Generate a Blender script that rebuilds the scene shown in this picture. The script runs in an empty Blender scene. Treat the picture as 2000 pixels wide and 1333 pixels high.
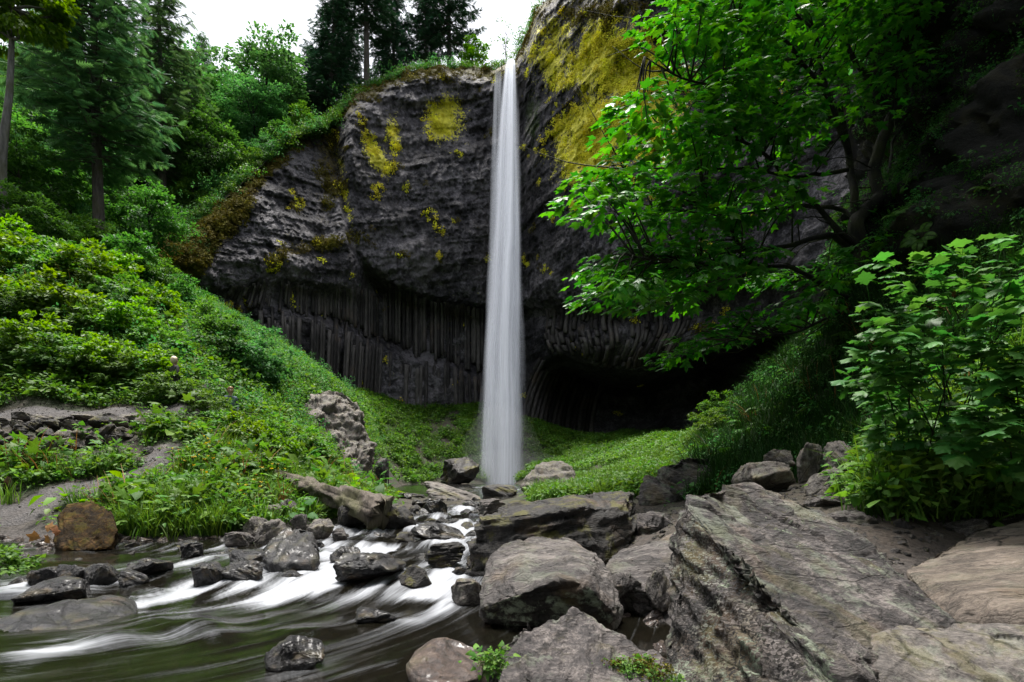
import bpy, bmesh, math, random
import numpy as np
from mathutils import Vector, Matrix
R = math.radians
SC = bpy.context.scene
COL = SC.collection
random.seed(7)
RNG = np.random.default_rng(11)

# ------------------------------------------------------------------ camera, world, sun, exposure
F, HOR, CZ = 1111.1, 940.0, 1.5          # focal length in photo pixels, horizon row, eye height
cam = bpy.data.cameras.new('camera')
cam.lens, cam.sensor_width = 20.0, 36.0
cam.shift_y = (HOR - 666.5) / 2000.0
cam.clip_start, cam.clip_end = 0.05, 2000.0
camo = bpy.data.objects.new('camera', cam)
camo.location = (0, 0, CZ)
camo.rotation_euler = (R(90), 0, 0)
COL.objects.link(camo)
SC.camera = camo

SUN_EL, SUN_AZ = 78.0, -18.0            # azimuth measured from +Y towards +X
world = bpy.data.worlds.new('World')
SC.world = world
world.use_nodes = True
wn = world.node_tree
wn.nodes.clear()
sky = wn.nodes.new('ShaderNodeTexSky')
sky.sky_type = 'NISHITA'
sky.sun_disc = False
sky.sun_elevation, sky.sun_rotation = R(SUN_EL), R(SUN_AZ)
sky.air_density, sky.dust_density, sky.ozone_density = 1.0, 4.0, 1.0
hs = wn.nodes.new('ShaderNodeHueSaturation')
hs.inputs['Saturation'].default_value = 0.30
bg = wn.nodes.new('ShaderNodeBackground')
bg.inputs['Strength'].default_value = 0.088
wo = wn.nodes.new('ShaderNodeOutputWorld')
wn.links.new(sky.outputs[0], hs.inputs['Color'])
wn.links.new(hs.outputs[0], bg.inputs['Color'])
wn.links.new(bg.outputs[0], wo.inputs['Surface'])

sun = bpy.data.lights.new('sun', 'SUN')
sun.energy, sun.angle, sun.color = 2.6, R(20), (1.0, 0.96, 0.90)
suno = bpy.data.objects.new('sun', sun)
sd = Vector((math.sin(R(SUN_AZ)) * math.cos(R(SUN_EL)), math.cos(R(SUN_AZ)) * math.cos(R(SUN_EL)), math.sin(R(SUN_EL))))
suno.rotation_euler = sd.to_track_quat('Z', 'Y').to_euler()
COL.objects.link(suno)

SC.view_settings.view_transform = 'Standard'
SC.view_settings.look = 'None'
SC.view_settings.exposure = 1.72
SC.view_settings.gamma = 1.0
SC.view_settings.use_curve_mapping = False
SC.render.engine = 'CYCLES'
cy = SC.cycles
cy.max_bounces, cy.diffuse_bounces, cy.glossy_bounces = 8, 5, 3
cy.transmission_bounces, cy.transparent_max_bounces = 4, 40
cy.use_denoising = True
cy.sample_clamp_indirect = 6.0

# ------------------------------------------------------------------ helpers
def P(px, py, D):
    return np.array([(px - 1000.0) * D / F, D, CZ + (HOR - py) * D / F])

def smooth(t):
    t = np.clip(t, 0, 1)
    return t * t * (3 - 2 * t)

def curve(xs, pts):
    p = np.array(sorted(pts), float)
    return np.interp(xs, p[:, 0], p[:, 1])

def _hash(ix, iy, iz, seed):
    n = (ix.astype(np.int64) * 374761393 + iy.astype(np.int64) * 668265263 + iz.astype(np.int64) * 1274126177 + seed * 974634631) & 0xffffffff
    n = ((n ^ (n >> 13)) * 1274126177) & 0xffffffff
    n = ((n ^ (n >> 15)) * 2246822519) & 0xffffffff
    return ((n ^ (n >> 16)) & 0xffffff) / float(0xffffff)

def vnoise(p, seed=0):
    p = np.asarray(p, float)
    f = np.floor(p)
    t = p - f
    t = t * t * t * (t * (t * 6 - 15) + 10)
    i = f.astype(np.int64)
    x0, y0, z0 = i[:, 0], i[:, 1], i[:, 2]
    r = 0
    for dx in (0, 1):
        wx = t[:, 0] if dx else 1 - t[:, 0]
        for dy in (0, 1):
            wy = t[:, 1] if dy else 1 - t[:, 1]
            for dz in (0, 1):
                wz = t[:, 2] if dz else 1 - t[:, 2]
                r = r + wx * wy * wz * _hash(x0 + dx, y0 + dy, z0 + dz, seed)
    return r * 2 - 1

def fbm(p, octv=4, seed=0, gain=0.5):
    p = np.asarray(p, float)
    a, s, r = 1.0, 1.0, 0
    for o in range(octv):
        r = r + a * vnoise(p * s + 13.7 * o, seed + o)
        a *= gain
        s *= 2.03
    return r

def worley(p, seed=0):
    """distance to nearest, second nearest, random id value"""
    p = np.asarray(p, float)
    f = np.floor(p).astype(np.int64)
    n = len(p)
    d1 = np.full(n, 9.0); d2 = np.full(n, 9.0); idv = np.zeros(n)
    for dx in (-1, 0, 1):
        for dy in (-1, 0, 1):
            for dz in (-1, 0, 1):
                cx, cyy, cz = f[:, 0] + dx, f[:, 1] + dy, f[:, 2] + dz
                q = np.stack([cx + _hash(cx, cyy, cz, seed), cyy + _hash(cx, cyy, cz, seed + 1), cz + _hash(cx, cyy, cz, seed + 2)], 1)
                d = np.sqrt(((q - p) ** 2).sum(1))
                new = d < d1
                d2 = np.where(new, d1, np.minimum(d2, d))
                idv = np.where(new, _hash(cx, cyy, cz, seed + 3), idv)
                d1 = np.where(new, d, d1)
    return d1, d2, idv

def mesh(name, V, faces, mat=None, smooth_=True, attrs=None):
    """faces: int array (n,3)/(n,4), or a list of such arrays"""
    if not isinstance(faces, list):
        faces = [faces]
    faces = [np.asarray(f, np.int32) for f in faces if len(f)]
    m = bpy.data.meshes.new(name)
    V = np.asarray(V, np.float32)
    loops = np.concatenate([f.ravel() for f in faces])
    tot = np.concatenate([np.full(len(f), f.shape[1], np.int32) for f in faces])
    start = np.concatenate([[0], np.cumsum(tot)[:-1]]).astype(np.int32)
    m.vertices.add(len(V)); m.vertices.foreach_set('co', V.ravel())
    m.loops.add(len(loops)); m.loops.foreach_set('vertex_index', loops)
    m.polygons.add(len(tot)); m.polygons.foreach_set('loop_start', start); m.polygons.foreach_set('loop_total', tot)
    if smooth_:
        m.polygons.foreach_set('use_smooth', np.ones(len(tot), bool))
    for k, v in (attrs or {}).items():
        v = np.asarray(v, np.float32)
        if v.ndim == 1:
            m.attributes.new(k, 'FLOAT', 'POINT').data.foreach_set('value', v)
        else:
            m.attributes.new(k, 'FLOAT_VECTOR', 'POINT').data.foreach_set('vector', v.ravel())
    m.update(calc_edges=True)
    m.validate()
    if mat:
        m.materials.append(mat)
    return m

def obj(name, data, parent=None, loc=None, rot=None, scale=None):
    o = bpy.data.objects.new(name, data)
    COL.objects.link(o)
    if parent is not None: o.parent = parent
    if loc is not None: o.location = tuple(float(c) for c in loc)
    if rot is not None: o.rotation_euler = rot
    if scale is not None: o.scale = scale if hasattr(scale, '__len__') else (scale,) * 3
    return o

def tag(o, label, cat, group=None, kind=None):
    o['label'] = label
    o['category'] = cat
    if group: o['group'] = group
    if kind: o['kind'] = kind
    return o

def struct(o, label=None):
    o['kind'] = 'structure'
    if label: o['label'] = label
    return o

def grid_faces(nu, nv):
    i = np.arange(nu * nv).reshape(nu, nv)
    return np.stack([i[:-1, :-1].ravel(), i[1:, :-1].ravel(), i[1:, 1:].ravel(), i[:-1, 1:].ravel()], 1)

def tube(pts, radii, sides=7):
    pts = np.asarray(pts, float); radii = np.asarray(radii, float)
    n = len(pts)
    t = np.gradient(pts, axis=0)
    t /= np.linalg.norm(t, axis=1)[:, None] + 1e-9
    ref = np.array([0.3, 0.9, 0.2])
    a = np.cross(t, ref); a /= np.linalg.norm(a, axis=1)[:, None] + 1e-9
    b = np.cross(t, a)
    th = np.linspace(0, 2 * np.pi, sides, endpoint=False)
    V = pts[:, None, :] + radii[:, None, None] * (np.cos(th)[None, :, None] * a[:, None, :] + np.sin(th)[None, :, None] * b[:, None, :])
    V = V.reshape(-1, 3)
    i = np.arange(n * sides).reshape(n, sides)
    j = np.roll(i, -1, axis=1)
    Fq = np.stack([i[:-1].ravel(), j[:-1].ravel(), j[1:].ravel(), i[1:].ravel()], 1)
    V = np.vstack([V, pts[:1], pts[-1:]])
    c0, c1 = n * sides, n * sides + 1
    Fc = np.stack([np.concatenate([j[0], i[-1]]), np.concatenate([i[0], j[-1]]), np.concatenate([np.full(sides, c0), np.full(sides, c1)])], 1)
    return V, Fq, Fc

class MB:
    """collects shapes into one mesh"""
    def __init__(s): s.V, s.q, s.t, s.n, s.a = [], [], [], 0, []
    def add(s, V, q=None, t=None, a=None):
        s.V.append(V)
        if q is not None and len(q): s.q.append(np.asarray(q) + s.n)
        if t is not None and len(t): s.t.append(np.asarray(t) + s.n)
        s.a.append(np.full(len(V), 0.5) if a is None else a)
        s.n += len(V)
        return s
    def tube(s, pts, radii, sides=7):
        V, q, t = tube(pts, radii, sides)
        return s.add(V, q, t)
    def mesh(s, name, mat, smooth_=True):
        fs = []
        if s.q: fs.append(np.vstack(s.q))
        if s.t: fs.append(np.vstack(s.t))
        return mesh(name, np.vstack(s.V), fs, mat, smooth_, {'rnd': np.concatenate(s.a)})

def bez(pts, n=24):
    """Catmull-Rom through points"""
    p = np.asarray(pts, float)
    p = np.vstack([2 * p[0] - p[1], p, 2 * p[-1] - p[-2]])
    out = []
    m = len(p) - 3
    for k in np.linspace(0, m - 1e-6, n):
        i = int(k); t = k - i
        a, b, c, d = p[i:i + 4]
        out.append(0.5 * ((2 * b) + (-a + c) * t + (2 * a - 5 * b + 4 * c - d) * t ** 2 + (-a + 3 * b - 3 * c + d) * t ** 3))
    return np.array(out)

def frames(d, nrm):
    """rotation matrices with columns (side, along d, normal)"""
    y = d / (np.linalg.norm(d, axis=1)[:, None] + 1e-9)
    x = np.cross(y, nrm); x /= np.linalg.norm(x, axis=1)[:, None] + 1e-9
    z = np.cross(x, y)
    return np.stack([x, y, z], 2)

def bake(tmpl, rot, loc, scale, rnd):
    """tmpl=(V,tris): many copies joined"""
    V, T = tmpl
    n, k = len(loc), len(V)
    W = np.einsum('nij,kj->nki', rot, V) * np.asarray(scale)[:, None, None] + loc[:, None, :]
    Tn = (T[None] + (np.arange(n) * k)[:, None, None]).reshape(-1, 3)
    return W.reshape(-1, 3), Tn, np.repeat(rnd, k)

# leaf templates: length 1 along +Y from the stalk, +Z is the upper side
def leaf_oval(w=0.32, fold=0.10, droop=0.12):
    V = np.array([[0, 0, 0], [-w, .38, fold], [0, .40, 0], [w, .38, fold], [-w * .72, .70, fold * .5 - droop * .4], [0, .70, -droop * .4], [w * .72, .70, fold * .5 - droop * .4], [0, 1, -droop]], float)
    T = np.array([[0, 2, 1], [0, 3, 2], [1, 2, 5], [1, 5, 4], [2, 3, 6], [2, 6, 5], [4, 5, 7], [5, 6, 7]])
    return V, T

def leaf_palm(lobes=5, depth=0.45, teeth=False, droop=0.22):
    out = []
    ang = np.linspace(-125, 125, lobes)
    L = {5: [.55, .85, 1, .85, .55], 3: [.8, 1, .8]}[lobes]
    for i, (a, l) in enumerate(zip(ang, L)):
        if teeth:
            out += [(a - 15, l * .72), (a - 9, l * .80), (a, l), (a + 9, l * .80), (a + 15, l * .72)]
        else:
            out += [(a - 11, l * .76), (a, l), (a + 11, l * .76)]
        if i < lobes - 1: out.append(((a + ang[i + 1]) / 2, depth))
    pts = [[0, 0, 0]]
    for a, r in out:
        x, y = math.sin(R(a)) * r * .62, math.cos(R(a)) * r * .62 + .38
        pts.append([x, y, -droop * (abs(x) * 1.1) ** 1.5 - droop * max(0, y - .4) ** 1.3 + .03 * math.sin(a * .13)])
    V = np.array(pts)
    V = np.vstack([V, [[0, .38, .05]]])
    c = len(V) - 1
    k = len(out)
    T = [[c, i + 1, i] if i else [c, 1, 0] for i in range(k)] + [[c, 0, k]]
    T = [[c, i + 1, i] for i in range(1, k)] + [[c, 1, 0], [c, 0, k]]
    return V, np.array(T)

def spray(pairs=6, w=0.30):
    """flat conifer twig: narrow needles in pairs along an axis"""
    V, T = [], []
    for i in range(pairs):
        y = .08 + .8 * i / pairs
        l = w * (1 - .55 * i / pairs)
        for s in (-1, 1):
            b = len(V)
            V += [[0, y, 0], [0, y + .13, 0], [s * l, y + .17 + l * .35, -.05]]
            T.append([b, b + 1, b + 2] if s < 0 else [b, b + 2, b + 1])
    b = len(V)
    V += [[-.03, .85, 0], [.03, .85, 0], [0, 1.05, -.03]]
    T.append([b, b + 1, b + 2])
    return np.array(V, float), np.array(T)

# ------------------------------------------------------------------ materials
class NT:
    def __init__(s, name):
        s.m = bpy.data.materials.new(name); s.m.use_nodes = True
        s.t = s.m.node_tree; s.t.nodes.clear()
    def n(s, typ, props=None, **inp):
        nd = s.t.nodes.new('ShaderNode' + typ)
        for k, v in (props or {}).items(): setattr(nd, k, v)
        for k, v in inp.items():
            k = k.replace('_', ' ')
            sock = nd.inputs[int(k[1:])] if k[0] == 'i' and k[1:].isdigit() else nd.inputs[k]
            if isinstance(v, bpy.types.NodeSocket): s.t.links.new(v, sock)
            else: sock.default_value = v
        return nd
    def math(s, op, a, b=0.5, clamp=False):
        nd = s.n('Math', {'operation': op, 'use_clamp': clamp})
        for i, v in enumerate((a, b)):
            if isinstance(v, bpy.types.NodeSocket): s.t.links.new(v, nd.inputs[i])
            else: nd.inputs[i].default_value = v
        return nd.outputs[0]
    def mix(s, fac, a, b):
        nd = s.n('Mix', {'data_type': 'RGBA'})
        for i, v in ((0, fac), (6, a), (7, b)):
            if isinstance(v, bpy.types.NodeSocket): s.t.links.new(v, nd.inputs[i])
            else: nd.inputs[i].default_value = v if i == 0 else (*v, 1)
        return nd.outputs[2]
    def ramp(s, fac, stops, interp='LINEAR'):
        nd = s.n('ValToRGB', Fac=fac)
        nd.color_ramp.interpolation = interp
        el = nd.color_ramp.elements
        while len(el) < len(stops): el.new(0.5)
        for e, (p, c) in zip(el, stops):
            e.position = p
            e.color = (*c, 1) if hasattr(c, '__len__') else (c, c, c, 1)
        return nd.outputs[0]
    def noise(s, vec, scale, detail=6, rough=.55, dist=0):
        return s.n('TexNoise', Vector=vec, Scale=scale, Detail=detail, Roughness=rough, Distortion=dist).outputs[0]
    def attr(s, name):
        return s.n('Attribute', {'attribute_name': name}).outputs['Fac']
    def mapping(s, vec, scale=(1, 1, 1), rot=(0, 0, 0)):
        return s.n('Mapping', Vector=vec, Scale=scale, Rotation=rot).outputs[0]
    def out(s, shader):
        o = s.n('OutputMaterial'); s.t.links.new(shader, o.inputs['Surface']); return s.m

def leaf_mat(name, ca, cb, transl=.35, rough=.42, spec=.45, hv=.16):
    k = NT(name)
    oi = k.n('ObjectInfo')
    r = k.attr('rnd')
    c = k.mix(r, ca, cb)
    geo = k.n('NewGeometry')
    pn = k.noise(geo.outputs['Position'], .35, 2)
    v = k.math('ADD', k.math('MULTIPLY', oi.outputs['Random'], hv * 2), 1 - hv)
    v = k.math('MULTIPLY', v, k.math('ADD', k.math('MULTIPLY', pn, .7), .65))
    h = k.n('HueSaturation', Value=v, Color=c, Hue=k.math('ADD', k.math('MULTIPLY', oi.outputs['Random'], .03), .485))
    bs = k.n('BsdfPrincipled', Base_Color=h.outputs[0], Roughness=rough)
    bs.inputs['Specular IOR Level'].default_value = spec
    tc = k.n('HueSaturation', Value=1.5, Saturation=1.1, Hue=.49, Color=h.outputs[0])
    tr = k.n('BsdfTranslucent', Color=tc.outputs[0])
    mx = k.n('MixShader', Fac=transl, i1=bs.outputs[0], i2=tr.outputs[0])
    return k.out(mx.outputs[0])

def bark_mat(name, a, b, scale=6.0, moss=0.0):
    k = NT(name)
    co = k.n('TexCoord').outputs['Object']
    v = k.mapping(co, (scale, scale, scale * .18))
    nz = k.noise(v, 1.6, 8, .65)
    c = k.ramp(nz, [(.32, a), (.68, b)])
    if moss:
        mz = k.noise(co, 1.3, 5, .6)
        c = k.mix(k.math('MULTIPLY', k.ramp(mz, [(.45, 0), (.62, 1)]), moss), c, (.055, .060, .008))
    bp = k.n('Bump', Strength=.8, Distance=.05, Height=nz)
    bs = k.n('BsdfPrincipled', Base_Color=c, Roughness=.9, Normal=bp.outputs[0])
    return k.out(bs.outputs[0])

def rock_mat(name, dark, mid, light, strata=(1, 1, 1), rot=(0, 0, 0), rough=.75, moss=0.0, lichen=0.0, bump=.35, wet=0.0, scale=1.0, spec=.4):
    k = NT(name)
    co = k.n('TexCoord').outputs['Object']
    geo = k.n('NewGeometry')
    sv = k.mapping(co, strata, rot)
    big = k.noise(co, .9 * scale, 4, .55)
    st = k.noise(sv, 2.2 * scale, 9, .66, .4)
    fine = k.noise(sv, 13 * scale, 8, .7)
    vf = k.noise(sv, 46 * scale, 5, .7)
    mixv = k.math('ADD', k.math('MULTIPLY', st, .42), k.math('ADD', k.math('MULTIPLY', fine, .34), k.math('ADD', k.math('MULTIPLY', big, .22), k.math('MULTIPLY', vf, .16))))
    c = k.ramp(mixv, [(.47, dark), (.565, mid), (.68, light)])
    # iron stain and pale crust
    stn = k.noise(co, 1.7 * scale, 5, .6)
    c = k.mix(k.ramp(stn, [(.54, 0), (.70, .5)]), c, (.12, .072, .036))
    if lichen:
        lz = k.noise(co, 2.4 * scale, 9, .72)
        lf = k.math('MULTIPLY', k.ramp(lz, [(.53, 0), (.60, 1)]), lichen)
        c = k.mix(lf, c, (.26, .30, .22))
    cr = k.n('TexVoronoi', {'feature': 'DISTANCE_TO_EDGE'}, Vector=k.mapping(sv, (.6, .6, .6)), Scale=1.6 * scale)
    crk = k.ramp(k.math('ADD', cr.outputs['Distance'], k.math('MULTIPLY', fine, .06)), [(.03, 1), (.06, 0)])
    c = k.mix(k.math('MULTIPLY', crk, k.ramp(big, [(.42, 0), (.55, .85)])), c, (.008, .007, .006))
    if moss:
        up = k.n('SeparateXYZ', Vector=geo.outputs['Normal']).outputs[2]
        mz = k.noise(co, 2.0 * scale, 7, .68)
        mf = k.math('ADD', mz, k.math('MULTIPLY', up, .07))
        mf = k.math('MULTIPLY', k.ramp(mf, [(.56, 0), (.64, 1)]), moss)
        c = k.mix(mf, c, (.075, .070, .010))
    h = k.math('ADD', k.math('MULTIPLY', st, 1.0), k.math('ADD', k.math('MULTIPLY', fine, .5), k.math('MULTIPLY', vf, .16)))
    h = k.math('SUBTRACT', h, k.math('MULTIPLY', crk, .2))
    bp = k.n('Bump', Strength=bump, Distance=.08 / scale, Height=h)
    rg = k.ramp(st, [(.3, max(.05, rough - .15)), (.7, min(1, rough + .12))])
    bs = k.n('BsdfPrincipled', Base_Color=c, Roughness=rg, Normal=bp.outputs[0])
    bs.inputs['Specular IOR Level'].default_value = spec
    if wet: bs.inputs['Coat Weight'].default_value = wet; bs.inputs['Coat Roughness'].default_value = .18
    return k.out(bs.outputs[0])

M = {}
M['slate'] = rock_mat('slate_rock', (.008, .0075, .008), (.058, .050, .049), (.24, .21, .195), (1, 1.0, 5), (.5, .15, 0), moss=.28, lichen=.35, bump=1.0)
M['slate_flat'] = rock_mat('flat_slate_rock', (.014, .012, .012), (.074, .065, .062), (.22, .195, .18), (.7, 3.5, 3.5), (0, .45, .55), moss=.15, lichen=.2, bump=.85)
M['wet'] = rock_mat('wet_black_rock', (.004, .004, .005), (.013, .012, .013), (.042, .040, .040), rough=.40, bump=.9, wet=.15, moss=.2, scale=1.6, spec=.3)
M['brownwet'] = rock_mat('wet_brown_rock', (.014, .009, .007), (.055, .036, .028), (.13, .095, .075), rough=.5, bump=.9, wet=.3, moss=.2, scale=1.5)
M['blackmoss'] = rock_mat('black_mossy_boulder', (.005, .0045, .004), (.016, .014, .013), (.075, .065, .058), (1, 1, 3), (.3, .2, 0), rough=.7, moss=.8, bump=1.0, scale=1.1)
M['slab'] = rock_mat('brown_slab_rock', (.035, .027, .021), (.115, .092, .074), (.23, .19, .155), (.7, 3.5, 3.5), (0, .45, .55), moss=.1, lichen=.1, bump=.8)
M['darkrock'] = rock_mat('dark_lichened_rock', (.004, .0035, .003), (.016, .013, .011), (.045, .037, .030), (1, 1, 1), rough=.8, moss=.4, lichen=.75, bump=1.0, scale=1.3)
M['mossrock'] = rock_mat('mossy_dark_rock', (.006, .0055, .005), (.019, .017, .016), (.060, .053, .047), (1, 1, 3), (.3, .2, 0), rough=.7, moss=.9, bump=.9, scale=1.2)
M['basalt'] = rock_mat('grey_basalt_rock', (.026, .023, .021), (.10, .088, .080), (.22, .195, .17), rough=.8, moss=.4, lichen=.2, bump=.95, scale=1.8)
M['brownmoss'] = rock_mat('brown_moss_rock', (.007, .005, .003), (.022, .014, .006), (.075, .040, .012), rough=.95, moss=.3, bump=1.0, scale=2.2, spec=.1)
M['bark_fir'] = bark_mat('fir_bark', (.020, .016, .014), (.10, .085, .078), 5, .35)
M['bark_dark'] = bark_mat('dark_bark', (.004, .0035, .003), (.013, .011, .009), 8, .35)
M['bark_pale'] = bark_mat('pale_bark', (.03, .03, .027), (.17, .16, .15), 4, .5)
M['log'] = bark_mat('weathered_log_wood', (.022, .017, .013), (.13, .105, .085), 9, .55)
M['fir'] = leaf_mat('fir_needles', (.036, .100, .040), (.085, .180, .052), .34, .6, .25)
M['fir_dark'] = leaf_mat('dark_fir_needles', (.014, .042, .024), (.032, .080, .034), .2, .6, .2)
M['leaf_mid'] = leaf_mat('mid_green_leaves', (.026, .090, .018), (.072, .185, .028), .42, .6, .2)
M['leaf_lime'] = leaf_mat('lime_green_leaves', (.060, .150, .012), (.13, .25, .022), .42, .5, .3)
M['leaf_deep'] = leaf_mat('deep_green_leaves', (.030, .110, .032), (.075, .205, .048), .44, .6, .2)
M['leaf_maple'] = leaf_mat('maple_leaves', (.022, .110, .012), (.075, .210, .020), .45, .38, .45)
M['leaf_near'] = leaf_mat('thimbleberry_leaves', (.034, .125, .022), (.075, .21, .036), .38, .5, .3)
M['grass'] = leaf_mat('grass_blades', (.042, .105, .014), (.110, .19, .028), .35, .5, .25)
M['grass_shaded'] = leaf_mat('shade_toned_grass', (.008, .030, .006), (.022, .062, .010), .25, .6, .15)  # grass with the right slope's shade put into its colour
M['fern'] = leaf_mat('fern_fronds', (.030, .105, .012), (.075, .19, .020), .35, .5, .3)
M['herb'] = leaf_mat('herb_leaves', (.036, .110, .015), (.108, .212, .028), .38, .55, .22)
M['mossy'] = leaf_mat('moss_cushions', (.050, .046, .009), (.115, .100, .018), .2, .9, .1)
M['lichen'] = leaf_mat('yellow_lichen', (.46, .44, .025), (.82, .78, .07), .15, .9, .1)
M['yellow'] = leaf_mat('yellow_petals', (.55, .36, .01), (.65, .45, .02), .3, .6, .2)
M['deadleaf'] = leaf_mat('dead_brown_leaves', (.10, .05, .02), (.20, .10, .04), .2, .7, .2)

k = NT('forest_soil')
co = k.n('NewGeometry').outputs['Position']
a, b = k.noise(co, .6, 6, .6), k.noise(co, 9, 8, .7)
c = k.ramp(b, [(.3, (.012, .009, .006)), (.7, (.060, .044, .032))])
gr = k.attr('green')
c = k.mix(k.math('MULTIPLY', gr, k.ramp(a, [(.4, 0), (.65, .8)])), c, (.016, .034, .007))
peb = k.n('TexVoronoi', Vector=co, Scale=16.0)
c = k.mix(k.math('MULTIPLY', k.attr('gravel'), .85), c, k.mix(peb.outputs['Color'], (.020, .018, .018), (.085, .075, .072)))
bp = k.n('Bump', Strength=.9, Distance=.06, Height=k.math('ADD', b, k.math('MULTIPLY', peb.outputs['Distance'], -.4)))
bs = k.n('BsdfPrincipled', Base_Color=c, Roughness=.92, Normal=bp.outputs[0])
M['soil'] = k.out(bs.outputs[0])

k = NT('trail_gravel')
co = k.n('NewGeometry').outputs['Position']
peb = k.n('TexVoronoi', Vector=co, Scale=24.0)
b = k.noise(co, 3, 8, .7)
c = k.mix(peb.outputs['Color'], (.026, .024, .025), (.085, .078, .076))
c = k.mix(k.ramp(b, [(.4, 0), (.65, .7)]), c, (.045, .038, .034))
bp = k.n('Bump', Strength=.7, Distance=.03, Height=peb.outputs['Distance'])
bs = k.n('BsdfPrincipled', Base_Color=c, Roughness=.9, Normal=bp.outputs[0])
M['gravel'] = k.out(bs.outputs[0])

# ------------------------------------------------------------------ ground sheet (RBF through surveyed points)
CTRL = []
def B(px, D, z): CTRL.append(((px - 1000) * D / F, D, z))
def L(px, py, D): CTRL.append(tuple(P(px, py, D)))
for a in ((800, 4.2, -.40), (300, 4.5, -.4), (-200, 5, -.45), (-900, 5.5, -.4), (-1800, 5.5, -.4), (500, 6, -.38), (100, 7, -.30), (-400, 8, -.3), (-900, 8.5, -.2), (700, 7.0, -.25),
          (350, 9, -.08), (600, 9.6, -.05), (60, 9.3, -.06), (-300, 9.8, -.05), (780, 12, .06), (850, 16, .25), (890, 22, .42), (920, 30, .6), (960, 45, .85), (975, 68, .8), (900, 5.4, -.35),
          (1000, 2.5, -.3), (1240, 6.2, -.22), (1100, 5.0, -.25), (900, 8.2, -.2), (1100, 3.5, -.1), (1400, 4.2, .1), (1700, 3.6, -.05), (1850, 6.2, .5), (1900, 4.1, .1), (2200, 6.0, .45), (2300, 4, .2), (1800, 7.2, .95), (740, 38, 1.2), (740, 45, 2.0), (900, 58, .7), (1000, 58, .7), (1060, 50, .9), (980, 64, .6), (1040, 66, .9), (200, 2.5, -.5), (-1000, 2.5, -.5)):
    B(*a)
for a in ((0, 1068, 11.2), (-300, 1060, 11.5), (220, 1078, 11.0), (330, 1072, 11.2), (430, 1060, 11.6), (620, 1055, 11.9), (700, 1038, 13.2), (745, 1010, 15), (760, 985, 18), (790, 965, 24),
          (60, 1010, 12.2), (100, 965, 13), (200, 945, 13.6), (290, 930, 14.2), (330, 895, 15), (340, 985, 12.8), (330, 1040, 11.6), (420, 1010, 12.3), (-200, 1000, 12.5),
          (60, 910, 14.2), (200, 900, 15), (100, 868, 15.6), (240, 862, 15.9), (-200, 880, 15), (330, 850, 16.3),
          (-200, 800, 16.8), (60, 808, 16.9), (200, 806, 17.3), (340, 801, 17.9), (370, 772, 19.2), (0, 788, 18.0), (200, 788, 18.5), (330, 783, 19.1),
          (0, 700, 20), (150, 690, 21), (300, 725, 20.5), (0, 580, 24), (150, 580, 25), (300, 660, 24), (0, 490, 32), (195, 518, 40), (320, 540, 54), (400, 592, 53), (100, 450, 45), (-200, 430, 50), (0, 430, 52), (200, 450, 52),
          (-600, 850, 16), (-600, 650, 22), (-600, 450, 40), (-1500, 500, 20), (-1500, 380, 45), (100, 440, 65), (-300, 420, 65), (-1500, 300, 80),
          (420, 765, 22), (450, 715, 27), (420, 632, 38), (500, 680, 45), (560, 716, 45), (450, 625, 52), (640, 752, 46), (700, 800, 48), (560, 690, 55), (700, 790, 58),
          (450, 850, 18.5), (480, 900, 16), (520, 960, 14.5), (600, 885, 22), (560, 825, 26), (650, 935, 22), (700, 965, 24), (600, 955, 16.5), (720, 968, 30), (640, 770, 36), (700, 820, 40), (740, 900, 45),
          (760, 803, 72), (850, 803, 78), (940, 808, 78), (1020, 838, 76), (1160, 860, 74), (1300, 858, 62), (760, 930, 55), (850, 935, 62), (940, 946, 65), (1040, 915, 64), (1000, 946, 69),
          (800, 790, 95), (1000, 820, 95), (1160, 850, 95), (1400, 840, 80), (1700, 700, 60), (900, 780, 130), (2200, 500, 60),
          (1060, 972, 19), (1110, 965, 19), (1200, 935, 20), (1300, 893, 23), (1380, 852, 26), (1150, 945, 40), (1250, 880, 50), (1380, 860, 45),
          (1240, 985, 14), (1320, 962, 15), (1400, 962, 13), (1060, 985, 13.5), (980, 985, 20),
          (1500, 955, 11), (1600, 935, 11), (1700, 905, 11), (1720, 1040, 7), (1950, 1003, 7.4), (1450, 1000, 8.2), (1300, 1065, 7.5), (1250, 1125, 7.0), 
          (1420, 835, 22), (1500, 745, 22), (1560, 705, 20), (1620, 605, 19.5), (1680, 512, 18), (1600, 850, 15), (1700, 800, 13), (1750, 660, 14), (1850, 860, 9), (1950, 770, 9), (1850, 620, 13), (1950, 500, 13.5), (2100, 620, 10), (2300, 700, 8),
          (1500, 810, 40), (1600, 715, 38), (1700, 615, 35), (2000, 300, 25), (2300, 300, 18)):
    L(*a)
CTRL += [(-15, -5, .4), (0, -5.5, -.2), (12, -4, 2.0), (6, -2, .6), (-8, -3, -.5), (-3, 0, -.4), (2, 0, 0)]
CT = np.array(CTRL)
def warp(x, y):
    w = np.maximum(y + 8.0, 1.0)
    return np.stack([3.0 * x / w, 1.6 * np.log(w)], 1)
CQ = warp(CT[:, 0], CT[:, 1])
def _ker(A, Bq):
    d = np.sqrt(((A[:, None, :] - Bq[None]) ** 2).sum(2))
    return np.sqrt(d * d + .0016)
_n = len(CQ)
_A = np.zeros((_n + 3, _n + 3))
_A[:_n, :_n] = _ker(CQ, CQ) + np.eye(_n) * -.004
_A[:_n, _n] = 1; _A[:_n, _n + 1:] = CQ
_A[_n:, :_n] = _A[:_n, _n:].T
_sol = np.linalg.solve(_A, np.concatenate([CT[:, 2], np.zeros(3)]))

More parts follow.
